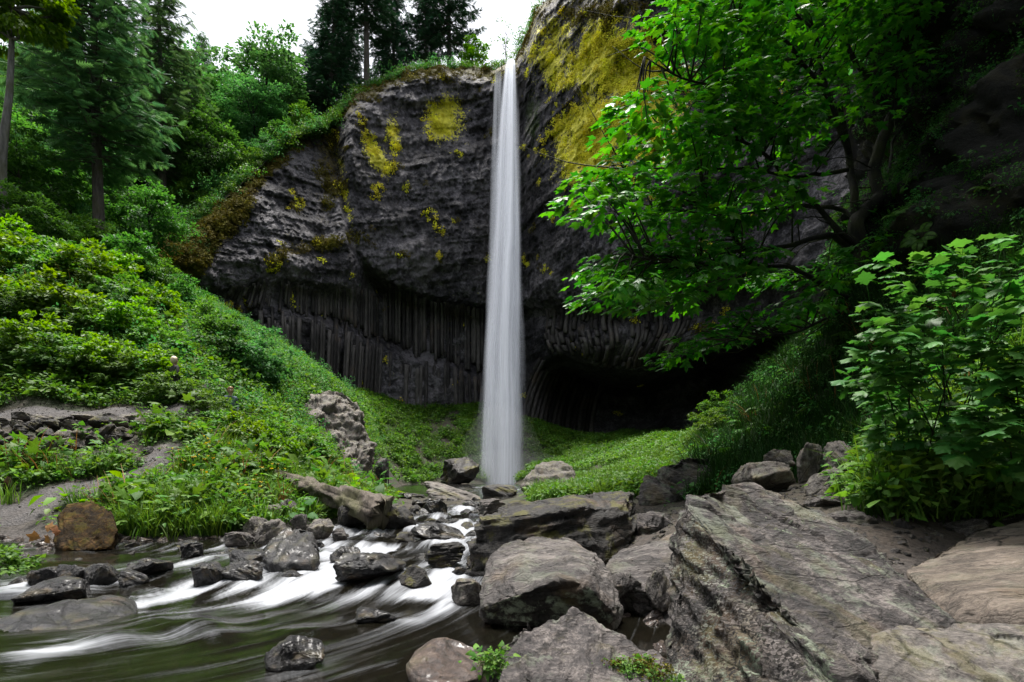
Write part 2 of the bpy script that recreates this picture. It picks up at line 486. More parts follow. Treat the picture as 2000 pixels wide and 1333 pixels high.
TRAILS = {'upper': [(-260, 800, 16.6), (60, 808, 16.9), (200, 806, 17.3), (340, 801, 17.9), (372, 775, 19.2), (420, 770, 21.5), (470, 765, 24)],
          'lower': [(-60, 1020, 12.1), (60, 1008, 12.3), (100, 968, 13.0), (200, 946, 13.6), (290, 930, 14.3), (318, 905, 15.0), (330, 880, 15.7)]}
TR = {}
for kx, v in TRAILS.items():
    TR[kx] = bez([P(*a)[:2] for a in v], 90)
TW = {'upper': .55, 'lower': .42}

def trail_dist(x, y):
    d = np.full(len(x), 99.0)
    for t in TR.values():
        for i in range(0, len(t), 2):
            d = np.minimum(d, np.hypot(x - t[i, 0], y - t[i, 1]))
    return d

def gz0(x, y):
    x = np.asarray(x, float); y = np.asarray(y, float)
    q = warp(x, y)
    out = np.empty(len(x))
    for s in range(0, len(x), 20000):
        e = s + 20000
        out[s:e] = _ker(q[s:e], CQ) @ _sol[:_n] + _sol[_n] + q[s:e] @ _sol[_n + 1:]
    return out

def gz(x, y):
    x = np.asarray(x, float); y = np.asarray(y, float)
    z = gz0(x, y)
    w = np.clip((y + 8) / 60, .25, 1.6)
    z0 = np.zeros(len(x))
    n = .28 * w * fbm(np.stack([x * .30 / w ** .5, y * .30 / w ** .5, z0], 1), 5, 5) + .05 * fbm(np.stack([x * 2.2, y * 2.2, z0], 1), 3, 9)
    damp = smooth((trail_dist(x, y) - .5) / .8) * .85 + .15
    damp = damp * np.where(z < .5, .45, 1)
    return z + n * damp

nu, nv = 440, 340
us = np.sort(np.concatenate([np.linspace(-1.15, 1.15, 360), np.linspace(-4.5, -1.17, 40), np.linspace(1.17, 4.5, 40)]))
ws = np.linspace(math.log(2.2), math.log(170), nv)
U, W = np.meshgrid(us, ws, indexing='ij')
Y = np.exp(W) - 8; X = U * np.exp(W)
x, y = X.ravel(), Y.ravel()
z = gz(x, y)
green = smooth((z - .35) / .8) * np.clip((y - 6) / 6, 0, 1)
dirt = np.exp(-(((x - 5.6) / 2.0) ** 2 + ((y - 6.8) / 1.6) ** 2))
green = green * (1 - dirt)
gravel = smooth((.9 - z) / .6)
ground = struct(obj('ground', mesh('ground', np.stack([x, y, z], 1), grid_faces(nu, nv), M['soil'], True, {'green': green, 'gravel': gravel})), 'dark soil ground of the gorge under plants and stones')

for nm, t in TR.items():
    nw = 9
    tan = np.gradient(t, axis=0); tan /= np.linalg.norm(tan, axis=1)[:, None]
    nr = np.stack([-tan[:, 1], tan[:, 0]], 1)
    rows = []
    for j in range(nw):
        f = (j / (nw - 1) * 2 - 1) * TW[nm]
        wob = .12 * vnoise(np.stack([t[:, 0] * .9, t[:, 1] * .9, np.full(len(t), j * .2)], 1), 3)
        p = t + nr * (f + wob)[:, None]
        zz = gz(p[:, 0], p[:, 1])
        rows.append(np.stack([p[:, 0], p[:, 1], zz + .05 - .05 * abs(j / (nw - 1) * 2 - 1) ** 2], 1))
    V = np.stack(rows, 1).reshape(-1, 3)
    struct(obj('gravel_path', mesh('gravel_path', V, grid_faces(len(t), nw)[:, ::-1], M['gravel'])), f'{nm} bend of the dark gravel footpath on the left bank')

# ------------------------------------------------------------------ cliff
TOP = [(-900, 380, 50), (-300, 400, 52), (0, 420, 54), (200, 440, 55), (320, 488, 55), (360, 452, 56), (400, 420, 57), (500, 330, 61), (570, 265, 65), (640, 243, 70), (700, 186, 75), (760, 155, 78), (800, 138, 79.5), (840, 130, 80), (900, 133, 81),
       (955, 142, 82), (972, 131, 82), (985, 124, 82), (1005, 120, 82), (1014, 100, 81.5), (1035, 62, 81), (1048, 22, 80), (1080, -8, 79), (1150, -60, 76), (1300, -150, 70), (1600, -300, 55), (1750, -400, 46), (2300, -600, 26)]
TP = np.array(TOP, float)
def top_py(px): return np.interp(px, TP[:, 0], TP[:, 1])
def base_D(px): return np.interp(px, TP[:, 0], TP[:, 2])

cA = [(300, 600), (690, 490), (735, 530), (780, 562), (860, 582), (930, 598), (985, 602), (1030, 588), (1100, 588), (1200, 600), (1300, 560), (1450, 540), (1800, 500)]
cL = [(300, 520), (430, 562), (520, 542), (620, 552), (700, 562), (780, 574), (860, 590)]
cB = [(400, 560), (500, 600), (560, 606), (640, 622), (700, 648), (760, 672), (800, 690), (940, 724), (1010, 735)]
cC = [(1000, 760), (1050, 700), (1100, 688), (1180, 716), (1250, 722), (1350, 690), (1450, 650), (1600, 600), (1800, 560)]
def cliffD(px, py):
    px = np.asarray(px, float); py = np.asarray(py, float)
    D = base_D(px)
    tp = top_py(px)
    D = D + 5.0 * np.exp(-np.clip(py - tp, 0, 999) / 16.0)                     # rounded brow
    left = smooth((690 - px - (py - 250) * .0) / 60)
    D = D + left * np.clip(560 - py, 0, 400) * .030                            # left shoulder leans back
    cx = np.interp(py, [120, 250, 400, 490, 600], [600, 640, 672, 690, 760])   # crease line
    D = D + 1.6 * np.exp(-((px - cx) / 9) ** 2) * smooth((620 - py) / 60)
    D = D - 1.8 * smooth((cx - px + 12) / 24) * smooth((560 - py) / 60)
    D = D - 3.5 * np.exp(-((px - 810) / 130) ** 2 - ((py - 480) / 85) ** 2)     # central bulge
    D = D + 1.5 * np.exp(-((px - 900) / 60) ** 2 - ((py - 220) / 70) ** 2)
    D = D - 6.0 * np.exp(-((px - 1190) / 150) ** 2) * smooth((640 - py) / 160)  # right buttress
    D = D + 2.2 * np.exp(-((px - 1015) / 18) ** 2) * smooth((600 - py) / 80)
    inA = smooth((px - 680) / 60)
    D = D + 4.6 * inA * smooth((py - curve(px, cA) + 8) / 40)
    D = D + 2.0 * (1 - inA) * smooth((py - curve(px, cL) + 8) / 40)
    inB = smooth((px - 480) / 80) * smooth((1015 - px) / 40)
    D = D - 2.6 * inB * smooth((py - curve(px, cB) + 8) / 26)
    inC = smooth((px - 1030) / 90)
    D = D - 5.5 * np.exp(-((px - 1190) / 150) ** 2 - ((py - 660) / 62) ** 2)
    D = D + 19 * inC * smooth((py - curve(px, cC)) / 60)
    D = D - 8 * inC * smooth((py - curve(px, cC) - 60) / 110)
    return D

def cliff_relief(p, px, py):
    sk = p + .35 * np.stack([fbm(p * .7, 3, 25), fbm(p * .7, 3, 26), fbm(p * .7, 3, 27)], 1)
    d1, d2, idv = worley(sk * np.array([.75, .75, .50]), 3)
    e1, e2, ide = worley(sk * np.array([1.9, 1.9, 1.3]), 8)
    n = 1.4 * fbm(p * .075, 3, 21) + .42 * fbm(p * .28, 5, 31, .62) + .35 * fbm(p * np.array([1.1, 1.1, .35]), 4, 33, .6)
    band = .55 * fbm(np.stack([p[:, 0] * .06, p[:, 1] * .06, p[:, 2] * .42 - p[:, 0] * .12], 1), 4, 36, .6)
    r = n + band + .24 * (idv - .5) + .20 * (ide - .5) - .12 * np.exp(-((d2 - d1) / .08) ** 2) * (idv > .5)
    return r

nx, ny = 660, 330
pxs = np.concatenate([np.linspace(310, 1340, 520), np.linspace(1343, 1560, 90), np.linspace(1565, 2300, 50)])
tt = np.linspace(0, 1, ny)
PX, T_ = np.meshgrid(pxs, tt, indexing='ij')
bot = curve(pxs, [(300, 600), (430, 640), (560, 740), (720, 860), (940, 890), (1020, 905), (1160, 910), (1400, 900), (1750, 820), (2300, 700)])
topp = top_py(pxs)
PY = topp[:, None] + (bot - topp)[:, None] * T_ ** .92
px, py = PX.ravel(), PY.ravel()
D0 = cliffD(px, py)
Pw = np.stack([(px - 1000) * D0 / F, D0, CZ + (HOR - py) * D0 / F], 1)
rel = cliff_relief(Pw, px, py)
colband = smooth((py - np.where(px < 1000, np.where(px < 740, curve(px, cL), curve(px, cA)), curve(px, cA)) + 5) / 25)
quiet = 1 - .35 * colband
D1 = D0 - rel * quiet
# stepped brow: relief also lifts the outline a little
Pw = np.stack([(px - 1000) * D1 / F, D1, CZ + (HOR - py) * D1 / F], 1)
brow = np.exp(-(py - top_py(px)) / 10.0)
Pw[:, 2] += brow * .7 * fbm(Pw * .5, 3, 44)
def ell(cx, cy_, rx, ry, rot=0):
    c, s = math.cos(R(rot)), math.sin(R(rot))
    dx, dy = px - cx, py - cy_
    u, v = (dx * c + dy * s) / rx, (-dx * s + dy * c) / ry
    return np.exp(-(u * u + v * v) ** 1.3 * .8)
yl = ell(1190, 120, 165, 90, 10) * 1.05
yl = np.maximum(yl, ell(1270, 140, 70, 45, -20) * 1.25)
yl = np.maximum(yl, ell(1155, 265, 72, 105, 10) * 1.2)
yl = np.maximum(yl, ell(1090, 140, 32, 70, -8) * .95)
yl = np.maximum(yl, ell(1280, 240, 60, 90) * 1.0)
yl = yl * (1 - .95 * ell(1105, 195, 34, 20, -20)) * (1 - .5 * ell(1130, 55, 18, 70, 20))
yl = np.maximum(yl, ell(868, 232, 40, 46) * 1.05)
yl = np.maximum(yl, ell(770, 265, 15, 38, -5) * .82)
yl = np.maximum(yl, ell(735, 305, 20, 46, -30) * .95)
yl = np.maximum(yl, ell(645, 262, 6, 16) * .9)
yl = np.maximum(yl, np.exp(-((px - np.interp(py, [240, 400, 490], [648, 680, 690])) / 9) ** 2) * smooth((500 - py) / 40) * .55)
br = smooth((700 - px) / 160) * smooth((1.0 - (py - top_py(px)) / (60 + 120 * smooth((560 - px) / 200))) * 1.2)
br = np.maximum(br, np.exp(-(py - top_py(px)) / 20) * 1.25)
br = np.maximum(br, ell(620, 480, 90, 14, -12) * .7)
br = np.maximum(br, ell(1180, 20, 140, 40) * .55)
br = np.maximum(br, ell(640, 330, 30, 110) * .55)
gn = np.maximum(ell(1040, 230, 16, 60) * .7, ell(840, 630, 60, 14, 20) * .5)
cl_m = NT('cliff_basalt')
co = cl_m.n('NewGeometry').outputs['Position']
k = cl_m
nb, nm_, nf = k.noise(co, .10, 5, .55), k.noise(k.mapping(co, (1, 1, .8)), .8, 8, .68), k.noise(co, 3.2, 7, .72)
mv = k.math('ADD', k.math('MULTIPLY', nb, .40), k.math('ADD', k.math('MULTIPLY', nm_, .42), k.math('MULTIPLY', nf, .30)))
c = k.ramp(mv, [(.47, (.007, .007, .009)), (.55, (.042, .040, .046)), (.64, (.165, .155, .168))])
stk = k.noise(k.mapping(co, (.9, .9, .05)), 1.0, 5, .6)
c = k.mix(k.ramp(stk, [(.52, 0), (.68, .6)]), c, (.014, .013, .015))
pale = k.noise(co, .16, 4, .6)
c = k.mix(k.math('MULTIPLY', k.ramp(pale, [(.5, 0), (.68, .55)]), nm_), c, (.17, .155, .155))
def patch(base, name, col_a, col_b, sc, lo, hi):
    f = k.math('ADD', k.attr(name), k.math('MULTIPLY', k.math('SUBTRACT', k.noise(co, sc * .45, 5, .6), .5), 1.5))
    f = k.math('ADD', f, k.math('MULTIPLY', k.math('SUBTRACT', k.noise(co, sc * 3.0, 7, .75), .5), 3.0))
    f = k.ramp(f, [(lo, 0), (hi, 1)])
    return k.mix(f, base, k.mix(nf, col_a, col_b)), f
c, f1 = patch(c, 'brown', (.040, .033, .008), (.135, .110, .024), 1.1, .50, .72)
c, f2 = patch(c, 'green', (.012, .026, .005), (.045, .080, .012), 1.4, .5, .7)
c, f3 = patch(c, 'yellow', (.50, .47, .020), (.88, .83, .09), 1.0, .60, .78)
vo = k.n('TexVoronoi', {'feature': 'F1'}, Vector=co, Scale=2.6)
h = k.math('ADD', k.math('MULTIPLY', nm_, 1.2), k.math('ADD', k.math('MULTIPLY', nf, .55), k.math('MULTIPLY', vo.outputs['Distance'], -.35)))
bp = k.n('Bump', Strength=.9, Distance=.55, Height=h)
bs = k.n('BsdfPrincipled', Base_Color=c, Roughness=.72, Normal=bp.outputs[0])
bs.inputs['Specular IOR Level'].default_value = .35
M['cliff'] = k.out(bs.outputs[0])
cl = obj('cliff', mesh('cliff', Pw, grid_faces(nx, ny)[:, ::-1], M['cliff'], True, {'yellow': yl, 'brown': br, 'green': gn}))
tag(cl, 'tall dark basalt cliff with yellow lichen behind the waterfall', 'cliff')

# basalt columns, each one a piece of the cliff
k = NT('basalt_columns')
tcd = k.n('TexCoord'); co = k.n('NewGeometry').outputs['Position']
oi = k.n('ObjectInfo')
nf = k.noise(k.mapping(co, (1, 1, .35)), 2.6, 8, .7)
c = k.ramp(k.math('ADD', k.math('MULTIPLY', nf, .8), k.math('MULTIPLY', oi.outputs['Random'], .30)), [(.42, (.015, .013, .013)), (.55, (.050, .045, .043)), (.78, (.115, .105, .098))])
c = k.mix(k.ramp(k.noise(co, .35, 4, .6), [(.56, 0), (.70, .55)]), c, (.11, .075, .050))
gx = k.noise(co, .5, 6, .7)
c = k.mix(k.ramp(gx, [(.66, 0), (.74, .7)]), c, (.030, .050, .010))
bp = k.n('Bump', Strength=.7, Distance=.18, Height=nf)
bs = k.n('BsdfPrincipled', Base_Color=c, Roughness=.75, Normal=bp.outputs[0])
M['columns'] = k.out(bs.outputs[0])

def column(px0, py0, py1, lean, wpx, proud=.35, steps=7):
    rows = []
    pys = np.linspace(py0, py1, steps)
    off = random.uniform(-.45, .45)
    sides = 5
    a0 = random.uniform(0, 6.28)
    for i, yv in enumerate(pys):
        xv = px0 + lean(px0, yv) if lean else px0
        Dv = float(cliffD(np.array([xv]), np.array([yv]))[0])
        if i in (2, 4, 5) and random.random() < .45: off += random.uniform(-.28, .28)
        c = P(xv, yv, Dv - proud - off)
        r = wpx * Dv / F * .60
        for s in range(sides):
            a = a0 + s * 2 * math.pi / sides
            rows.append(c + np.array([math.cos(a) * r, math.sin(a) * r * 1.15, random.uniform(-.05, .05)]))
    V = np.array(rows)
    i = np.arange(steps * sides).reshape(steps, sides); j = np.roll(i, -1, 1)
    q = np.stack([i[:-1].ravel(), i[1:].ravel(), j[1:].ravel(), j[:-1].ravel()], 1)
    caps = np.array([[i[0, 0], i[0, s], i[0, s + 1]] for s in range(1, sides - 1)] + [[i[-1, 0], i[-1, s + 1], i[-1, s]] for s in range(1, sides - 1)])
    base = V.mean(0)
    return obj('basalt_column', mesh('basalt_column', V - base, [q, caps], M['columns'], False), cl, base)

def lean1(x0, y): return (y - curve(np.array([x0]), cL)[0]) * .0 - max(0, 560 - x0) * .0045 * (y - 560)
xx = 445.0
while xx < 946:
    w = random.choice((4.2, 5.0, 6.0, 7.5))
    up = curve(np.array([xx]), cL)[0] if xx < 760 else curve(np.array([xx]), cA)[0]
    bb = curve(np.array([xx]), cB)[0]
    if xx < 560: lean = lambda x0, y: -(y - 560) * .55 * (1 - (x0 - 445) / 130)
    else: lean = None
    if bb - up > 25 and random.random() < .92:
        column(xx, up + random.uniform(2, 12), bb - random.uniform(-6, 14), lean, w, .45)
    xx += w
xx = 505.0
while xx < 950:
    w = random.choice((4.2, 5.0, 6.0, 7.5))
    up = curve(np.array([xx]), cB)[0]
    b2 = curve(np.array([xx]), [(500, 690), (560, 720), (640, 775), (720, 815), (950, 825)])[0]
    if random.random() < .9:
        column(xx, up + random.uniform(-6, 34), b2 - random.uniform(0, 4), lambda x0, y: (y - 760) * -.06 * math.sin(x0 * .011), w, .5)
    xx += w
xx = 1024.0
while xx < 1175:                                   # fan of curved columns right of the falls
    w = random.uniform(7, 9.5)
    up = curve(np.array([xx]), [(1020, 700), (1060, 735), (1175, 760)])[0]
    column(xx, up + random.uniform(-12, 10), 862 + random.uniform(-8, 4), lambda x0, y: -((860 - y) / 120.0) ** 2 * -26 - 14, w, .5)
    xx += w
xx = 1072.0
while xx < 1330:                                   # hanging bulge: three tiers of broken column ends
    w = random.uniform(6.5, 9.5)
    lo = curve(np.array([xx]), cC)[0]
    n = random.choice((3, 4, 5))
    ys = np.sort(np.random.default_rng(int(xx)).uniform(608, lo - 4, n + 1)); ys[0] = 604; ys[-1] = lo + random.uniform(-14, 4)
    for q in range(n):
        if ys[q + 1] - ys[q] > 10:
            column(xx + random.uniform(-2, 2), ys[q], ys[q + 1], lambda x0, y: (x0 - 1150) * .0022 * (660 - y) + 5 * math.sin(y * .06 + x0 * .02), w, random.uniform(-.1, 1.1), 4)
    xx += w

# ------------------------------------------------------------------ hillside behind and above the cliff
n1, n2 = 260, 60
hp = np.concatenate([np.linspace(-900, 300, 70), np.linspace(305, 1100, 130), np.linspace(1110, 2300, 60)])
hr = np.linspace(0, 1, n2) ** 1.6 * 170
A, Bm = np.meshgrid(hp, hr, indexing='ij')
slope = curve(A.ravel(), [(-900, .85), (320, .85), (450, .75), (560, .45), (640, .30), (740, .10), (820, .02), (1010, .02), (1060, .25), (1300, .4), (2300, .5)])
t_ = Bm.ravel()
a_ = A.ravel()
D = base_D(a_) + 4.5 + t_
z0 = CZ + (HOR - top_py(a_)) * (base_D(a_) + 5) / F
hz = z0 - .5 + slope * t_ * np.exp(-t_ / 260)
hx = (a_ - 1000) * D / F
hz = hz + np.clip(t_ / 6, 0, 1) * 1.6 * fbm(np.stack([hx * .09, D * .09, 0 * D], 1), 4, 71)
HV = np.stack([hx, D, hz], 1)
struct(obj('hillside', mesh('hillside', HV, grid_faces(n1, n2), M['soil'], True, {'green': np.ones(len(HV)), 'gravel': np.zeros(len(HV))})), 'wooded hillside above and behind the cliff')
def hill(px, t):
    """point on the hillside at picture column px, t metres behind the brow"""
    a1 = np.array([px], float)
    i = np.clip(np.searchsorted(hp, px), 1, n1 - 1); j = np.clip(np.searchsorted(hr, t), 1, n2 - 1)
    G = HV.reshape(n1, n2, 3)
    fu = (px - hp[i - 1]) / (hp[i] - hp[i - 1]); fv = (t - hr[j - 1]) / (hr[j] - hr[j - 1])
    return (G[i - 1, j - 1] * (1 - fu) + G[i, j - 1] * fu) * (1 - fv) + (G[i - 1, j] * (1 - fu) + G[i, j] * fu) * fv

# ------------------------------------------------------------------ dark rock wall on the right
def rock_wall():
    nu_, nv_ = 190, 170
    # foot line in plan (x, y), following the top of the right slope
    foot = bez([(15.5, 27), (12.6, 21.5), (11.6, 18.6), (11.9, 16.0), (12.6, 13), (13.2, 9), (13.0, 4), (13, -6)], nu_)
    V = np.zeros((nu_, nv_, 3))
    zf = gz0(foot[:, 0], foot[:, 1])
    for j in range(nv_):
        v = j / (nv_ - 1)
        hgt = -2.5 + 18 * v
        leanx = 3.0 * v ** 1.2 - 1.0 * np.sin(v * 7) * .5
        V[:, j, 0] = foot[:, 0] + leanx * .8
        V[:, j, 1] = foot[:, 1] + .6 * v
        V[:, j, 2] = zf * (1 - v * .4) + hgt + 3.0 * v
    p = V.reshape(-1, 3)
    d1, d2, idv = worley(p * np.array([.5, .5, .38]), 17)
    f1_, f2_, idf = worley(p * np.array([1.3, 1.3, 1.0]), 27)
    r = .9 * fbm(p * .25, 4, 61) + .8 * (idv - .5) + .45 * (idf - .5) + .4 * fbm(p * 1.1, 4, 62, .6) - .3 * np.exp(-((d2 - d1) / .08) ** 2)
    p[:, 0] -= r
    kk = NT('dark_mossy_wall')
    co = kk.n('NewGeometry').outputs['Position']
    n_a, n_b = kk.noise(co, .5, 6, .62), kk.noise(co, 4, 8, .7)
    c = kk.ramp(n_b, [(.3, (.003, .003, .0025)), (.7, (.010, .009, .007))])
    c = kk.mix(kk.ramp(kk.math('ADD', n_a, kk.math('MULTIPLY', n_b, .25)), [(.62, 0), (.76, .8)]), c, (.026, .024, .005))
    bp = kk.n('Bump', Strength=.8, Distance=.2, Height=n_b)
    b_ = kk.n('BsdfPrincipled', Base_Color=c, Roughness=.9, Normal=bp.outputs[0])
    o = obj('rock_wall', mesh('rock_wall', p, grid_faces(nu_, nv_), kk.out(b_.outputs[0])))
    tag(o, 'steep dark mossy rock wall rising behind the maple at right', 'rock wall')
    return o
wall = rock_wall()

# ------------------------------------------------------------------ water
def zw(x, y):
    """level of the stream surface"""
    D = np.asarray(y, float)
    z = np.interp(D, [0, 6.6, 7.1, 8.2, 9.0, 10.4, 11.0, 12.4, 13, 15.4, 16, 18, 18.6, 22, 26, 34, 60, 72], [0, 0, .03, .19, .22, .24, .31, .34, .43, .47, .55, .57, .63, .68, .75, .9, 1.18, 1.2])
    return z
CEN = bez([P(940, 946, 68)[:2], P(940, 946, 45)[:2], P(925, 960, 30)[:2], P(905, 980, 22)[:2], P(860, 1000, 16.5)[:2], P(830, 1040, 12.5)[:2], P(760, 1100, 9.6)[:2], P(640, 1150, 7.6)[:2], P(480, 1200, 6.3)[:2], P(150, 1260, 5.3)[:2], P(-500, 1300, 4.8)[:2], P(-1600, 1300, 4.8)[:2]], 160)
cs = np.concatenate([[0], np.cumsum(np.hypot(*np.diff(CEN, axis=0).T))])
def flow(x, y):
    """along-stream and across-stream coordinates"""
    best = np.full(len(x), 1e9); s = np.zeros(len(x)); tq = np.zeros(len(x))
    for i in range(len(CEN) - 1):
        a, b = CEN[i], CEN[i + 1]
        ab = b - a; l2 = ab @ ab
        u = np.clip(((x - a[0]) * ab[0] + (y - a[1]) * ab[1]) / l2, 0, 1)
        dx, dy = x - a[0] - u * ab[0], y - a[1] - u * ab[1]
        d = dx * dx + dy * dy
        m_ = d < best
        best = np.where(m_, d, best)
        s = np.where(m_, cs[i] + u * math.sqrt(l2), s)
        tq = np.where(m_, np.sign(ab[0] * dy - ab[1] * dx) * np.sqrt(d), tq)
    return s, tq

def water_sheet():
    nu_, nv_ = 430, 360
    pxs = np.concatenate([np.linspace(-1500, -110, 60), np.linspace(-105, 1340, 350), np.linspace(1350, 1450, 20)])
    Ds = np.exp(np.linspace(math.log(1.6), math.log(72), nv_))
    A, Dm = np.meshgrid(pxs, Ds, indexing='ij')
    a, D = A.ravel(), Dm.ravel()
    x = (a - 1000) * D / F; y = D
    z = zw(x, y)
    py = HOR - (z - CZ) * F / D
    s, t = flow(x, y)
    z0 = np.zeros(len(x))
    st1 = fbm(np.stack([s * .55, t * 3.2, z0], 1), 4, 91)
    st2 = fbm(np.stack([s * 1.3 + st1 * .4, t * 8, z0 + 3], 1), 3, 95)
    def e(cx, cy_, rx, ry, rot=0, pw=1.0):
        c, sn = math.cos(R(rot)), math.sin(R(rot))
        dx, dy = a - cx, py - cy_
        return np.exp(-(((dx * c + dy * sn) / rx) ** 2 + ((-dx * sn + dy * c) / ry) ** 2))
    f = 1.05 * e(560, 1152, 190, 30, -8) + 1.0 * e(700, 1112, 75, 30, -25) + 1.2 * e(855, 1138, 56, 44, -40) + .18 * e(500, 1230, 420, 70) + .8 * e(800, 1165, 60, 12, -6)
    f += .9 * e(640, 1090, 70, 18, -10) + 1.0 * e(860, 1050, 70, 16, -12) + .8 * e(770, 1070, 90, 9, -6) + .9 * e(900, 1028, 34, 12) + .8 * e(900, 990, 30, 12) + .5 * e(820, 1020, 60, 22)
    f += .55 * e(330, 1170, 170, 26, -4) + .75 * e(40, 1212, 110, 18, -10) + .48 * e(110, 1268, 150, 22, -14) + .34 * e(330, 1258, 130, 12, -8) + .5 * e(30, 1310, 120, 28, -18) + .42 * e(640, 1315, 150, 20, -8) + .4 * e(470, 1285, 170, 14, -12)
    f += .35 * e(430, 1110, 140, 30) + .55 * e(740, 1216, 60, 7) + .3 * e(150, 1150, 160, 40) + .45 * e(770, 1320, 22, 26, 50)
    f += 1.0 * e(975, 955, 60, 6)
    for (sx, sy, sw) in STONES:
        if not (4 < sy < 22 and .16 < sw < .85 and -14 < sx < .2): continue
        s1, t1 = flow(np.array([sx]), np.array([sy]))
        near = (np.abs(s - s1[0]) < sw * 5 + .4) & (np.abs(t - t1[0]) < sw * 2.2)
        ds, dt = s[near] - s1[0], t[near] - t1[0]
        edge = np.exp(-((np.abs(dt) - sw * .45) / (sw * .28)) ** 2)
        wake = np.exp(-((ds - sw * .9) / (sw * 1.5 + .15)) ** 2) * (.35 + .65 * edge) * np.exp(-(dt / (sw * .8)) ** 2)
        f[near] += .20 * wake * np.clip(.4 + sy / 16, .5, 1.1)
    band = np.zeros(len(x))
    for (d0, d1) in ((7.1, 8.2), (10.4, 11.0), (12.4, 13.0), (15.4, 16), (18, 18.6)):
        band += np.exp(-((D - (d0 + d1) / 2) / ((d1 - d0) * .7)) ** 2)
    f += .35 * band
    f = f * (1.0 + .95 * st1) + .28 * st2 * np.clip(f * 2, .12, 1) + .05 * st1
    foam = np.clip((f - .12) / 1.35, 0, 1)
    lump = .045 * fbm(np.stack([s * 1.1, t * 2.4, z0], 1), 3, 97) + .012 * st2
    calm = .35 + .65 * np.clip(foam * 1.5 + .25 * band, 0, 1)
    z = z + lump * calm * np.clip(D / 8, .6, 1.6)
    # humps where water slides over sunken stones
    for (cx, cy_, rx, ry, hh) in ((395, 1236, 62, 20, .13), (230, 1256, 70, 14, .09), (600, 1236, 70, 12, .05), (735, 1218, 60, 14, .03), (300, 1222, 60, 26, .05)):
        z = z + hh * e(cx, cy_, rx, ry)
    k = NT('stream_water')
    geo = k.n('NewGeometry')
    co = geo.outputs['Position']
    fo = k.attr('foam'); sv = k.n('Attribute', {'attribute_name': 'flowuv'}).outputs['Vector']
    sn1 = k.noise(k.mapping(sv, (.55, 7, 1)), 1.6, 6, .6)
    sn2 = k.noise(k.mapping(sv, (1.0, 22, 1)), 1.5, 4, .6)
    ff = k.math('ADD', fo, k.math('MULTIPLY', k.math('SUBTRACT', sn1, .5), .85))
    ff = k.math('ADD', ff, k.math('MULTIPLY', k.math('SUBTRACT', sn2, .5), .55))
    ff = k.math('MULTIPLY', k.ramp(ff, [(.10, 0), (.34, .10), (.70, .48), (1.05, .88)]), 1.0, True)
    bp = k.n('Bump', Strength=.12, Distance=.05, Height=sn1)
    tr = k.n('BsdfTransparent', Color=(.17, .135, .105, 1))
    gl = k.n('BsdfGlossy', Color=(1, 1, 1, 1), Roughness=.09, Normal=bp.outputs[0])
    fr = k.n('Fresnel', IOR=1.33, Normal=bp.outputs[0])
    body = k.n('BsdfDiffuse', Color=(.012, .011, .007, 1))
    m0 = k.n('MixShader', Fac=.35, i1=tr.outputs[0], i2=body.outputs[0])
    m1 = k.n('MixShader', Fac=fr.outputs[0], i1=m0.outputs[0], i2=gl.outputs[0])
    wh = k.n('BsdfPrincipled', Base_Color=(.46, .48, .52, 1), Roughness=.45)
    wt = k.n('BsdfTranslucent', Color=(.46, .48, .52, 1))
    m2 = k.n('MixShader', Fac=.25, i1=wh.outputs[0], i2=wt.outputs[0])
    m3 = k.n('MixShader', Fac=ff, i1=m1.outputs[0], i2=m2.outputs[0])
    M['water'] = k.out(m3.outputs[0])
    o = obj('stream_water', mesh('stream_water', np.stack([x, y, z], 1), grid_faces(nu_, nv_), M['water'], True, {'foam': foam, 'flowuv': np.stack([s, t, z0], 1)}))
    struct(o, 'dark rushing stream water streaked with white foam')
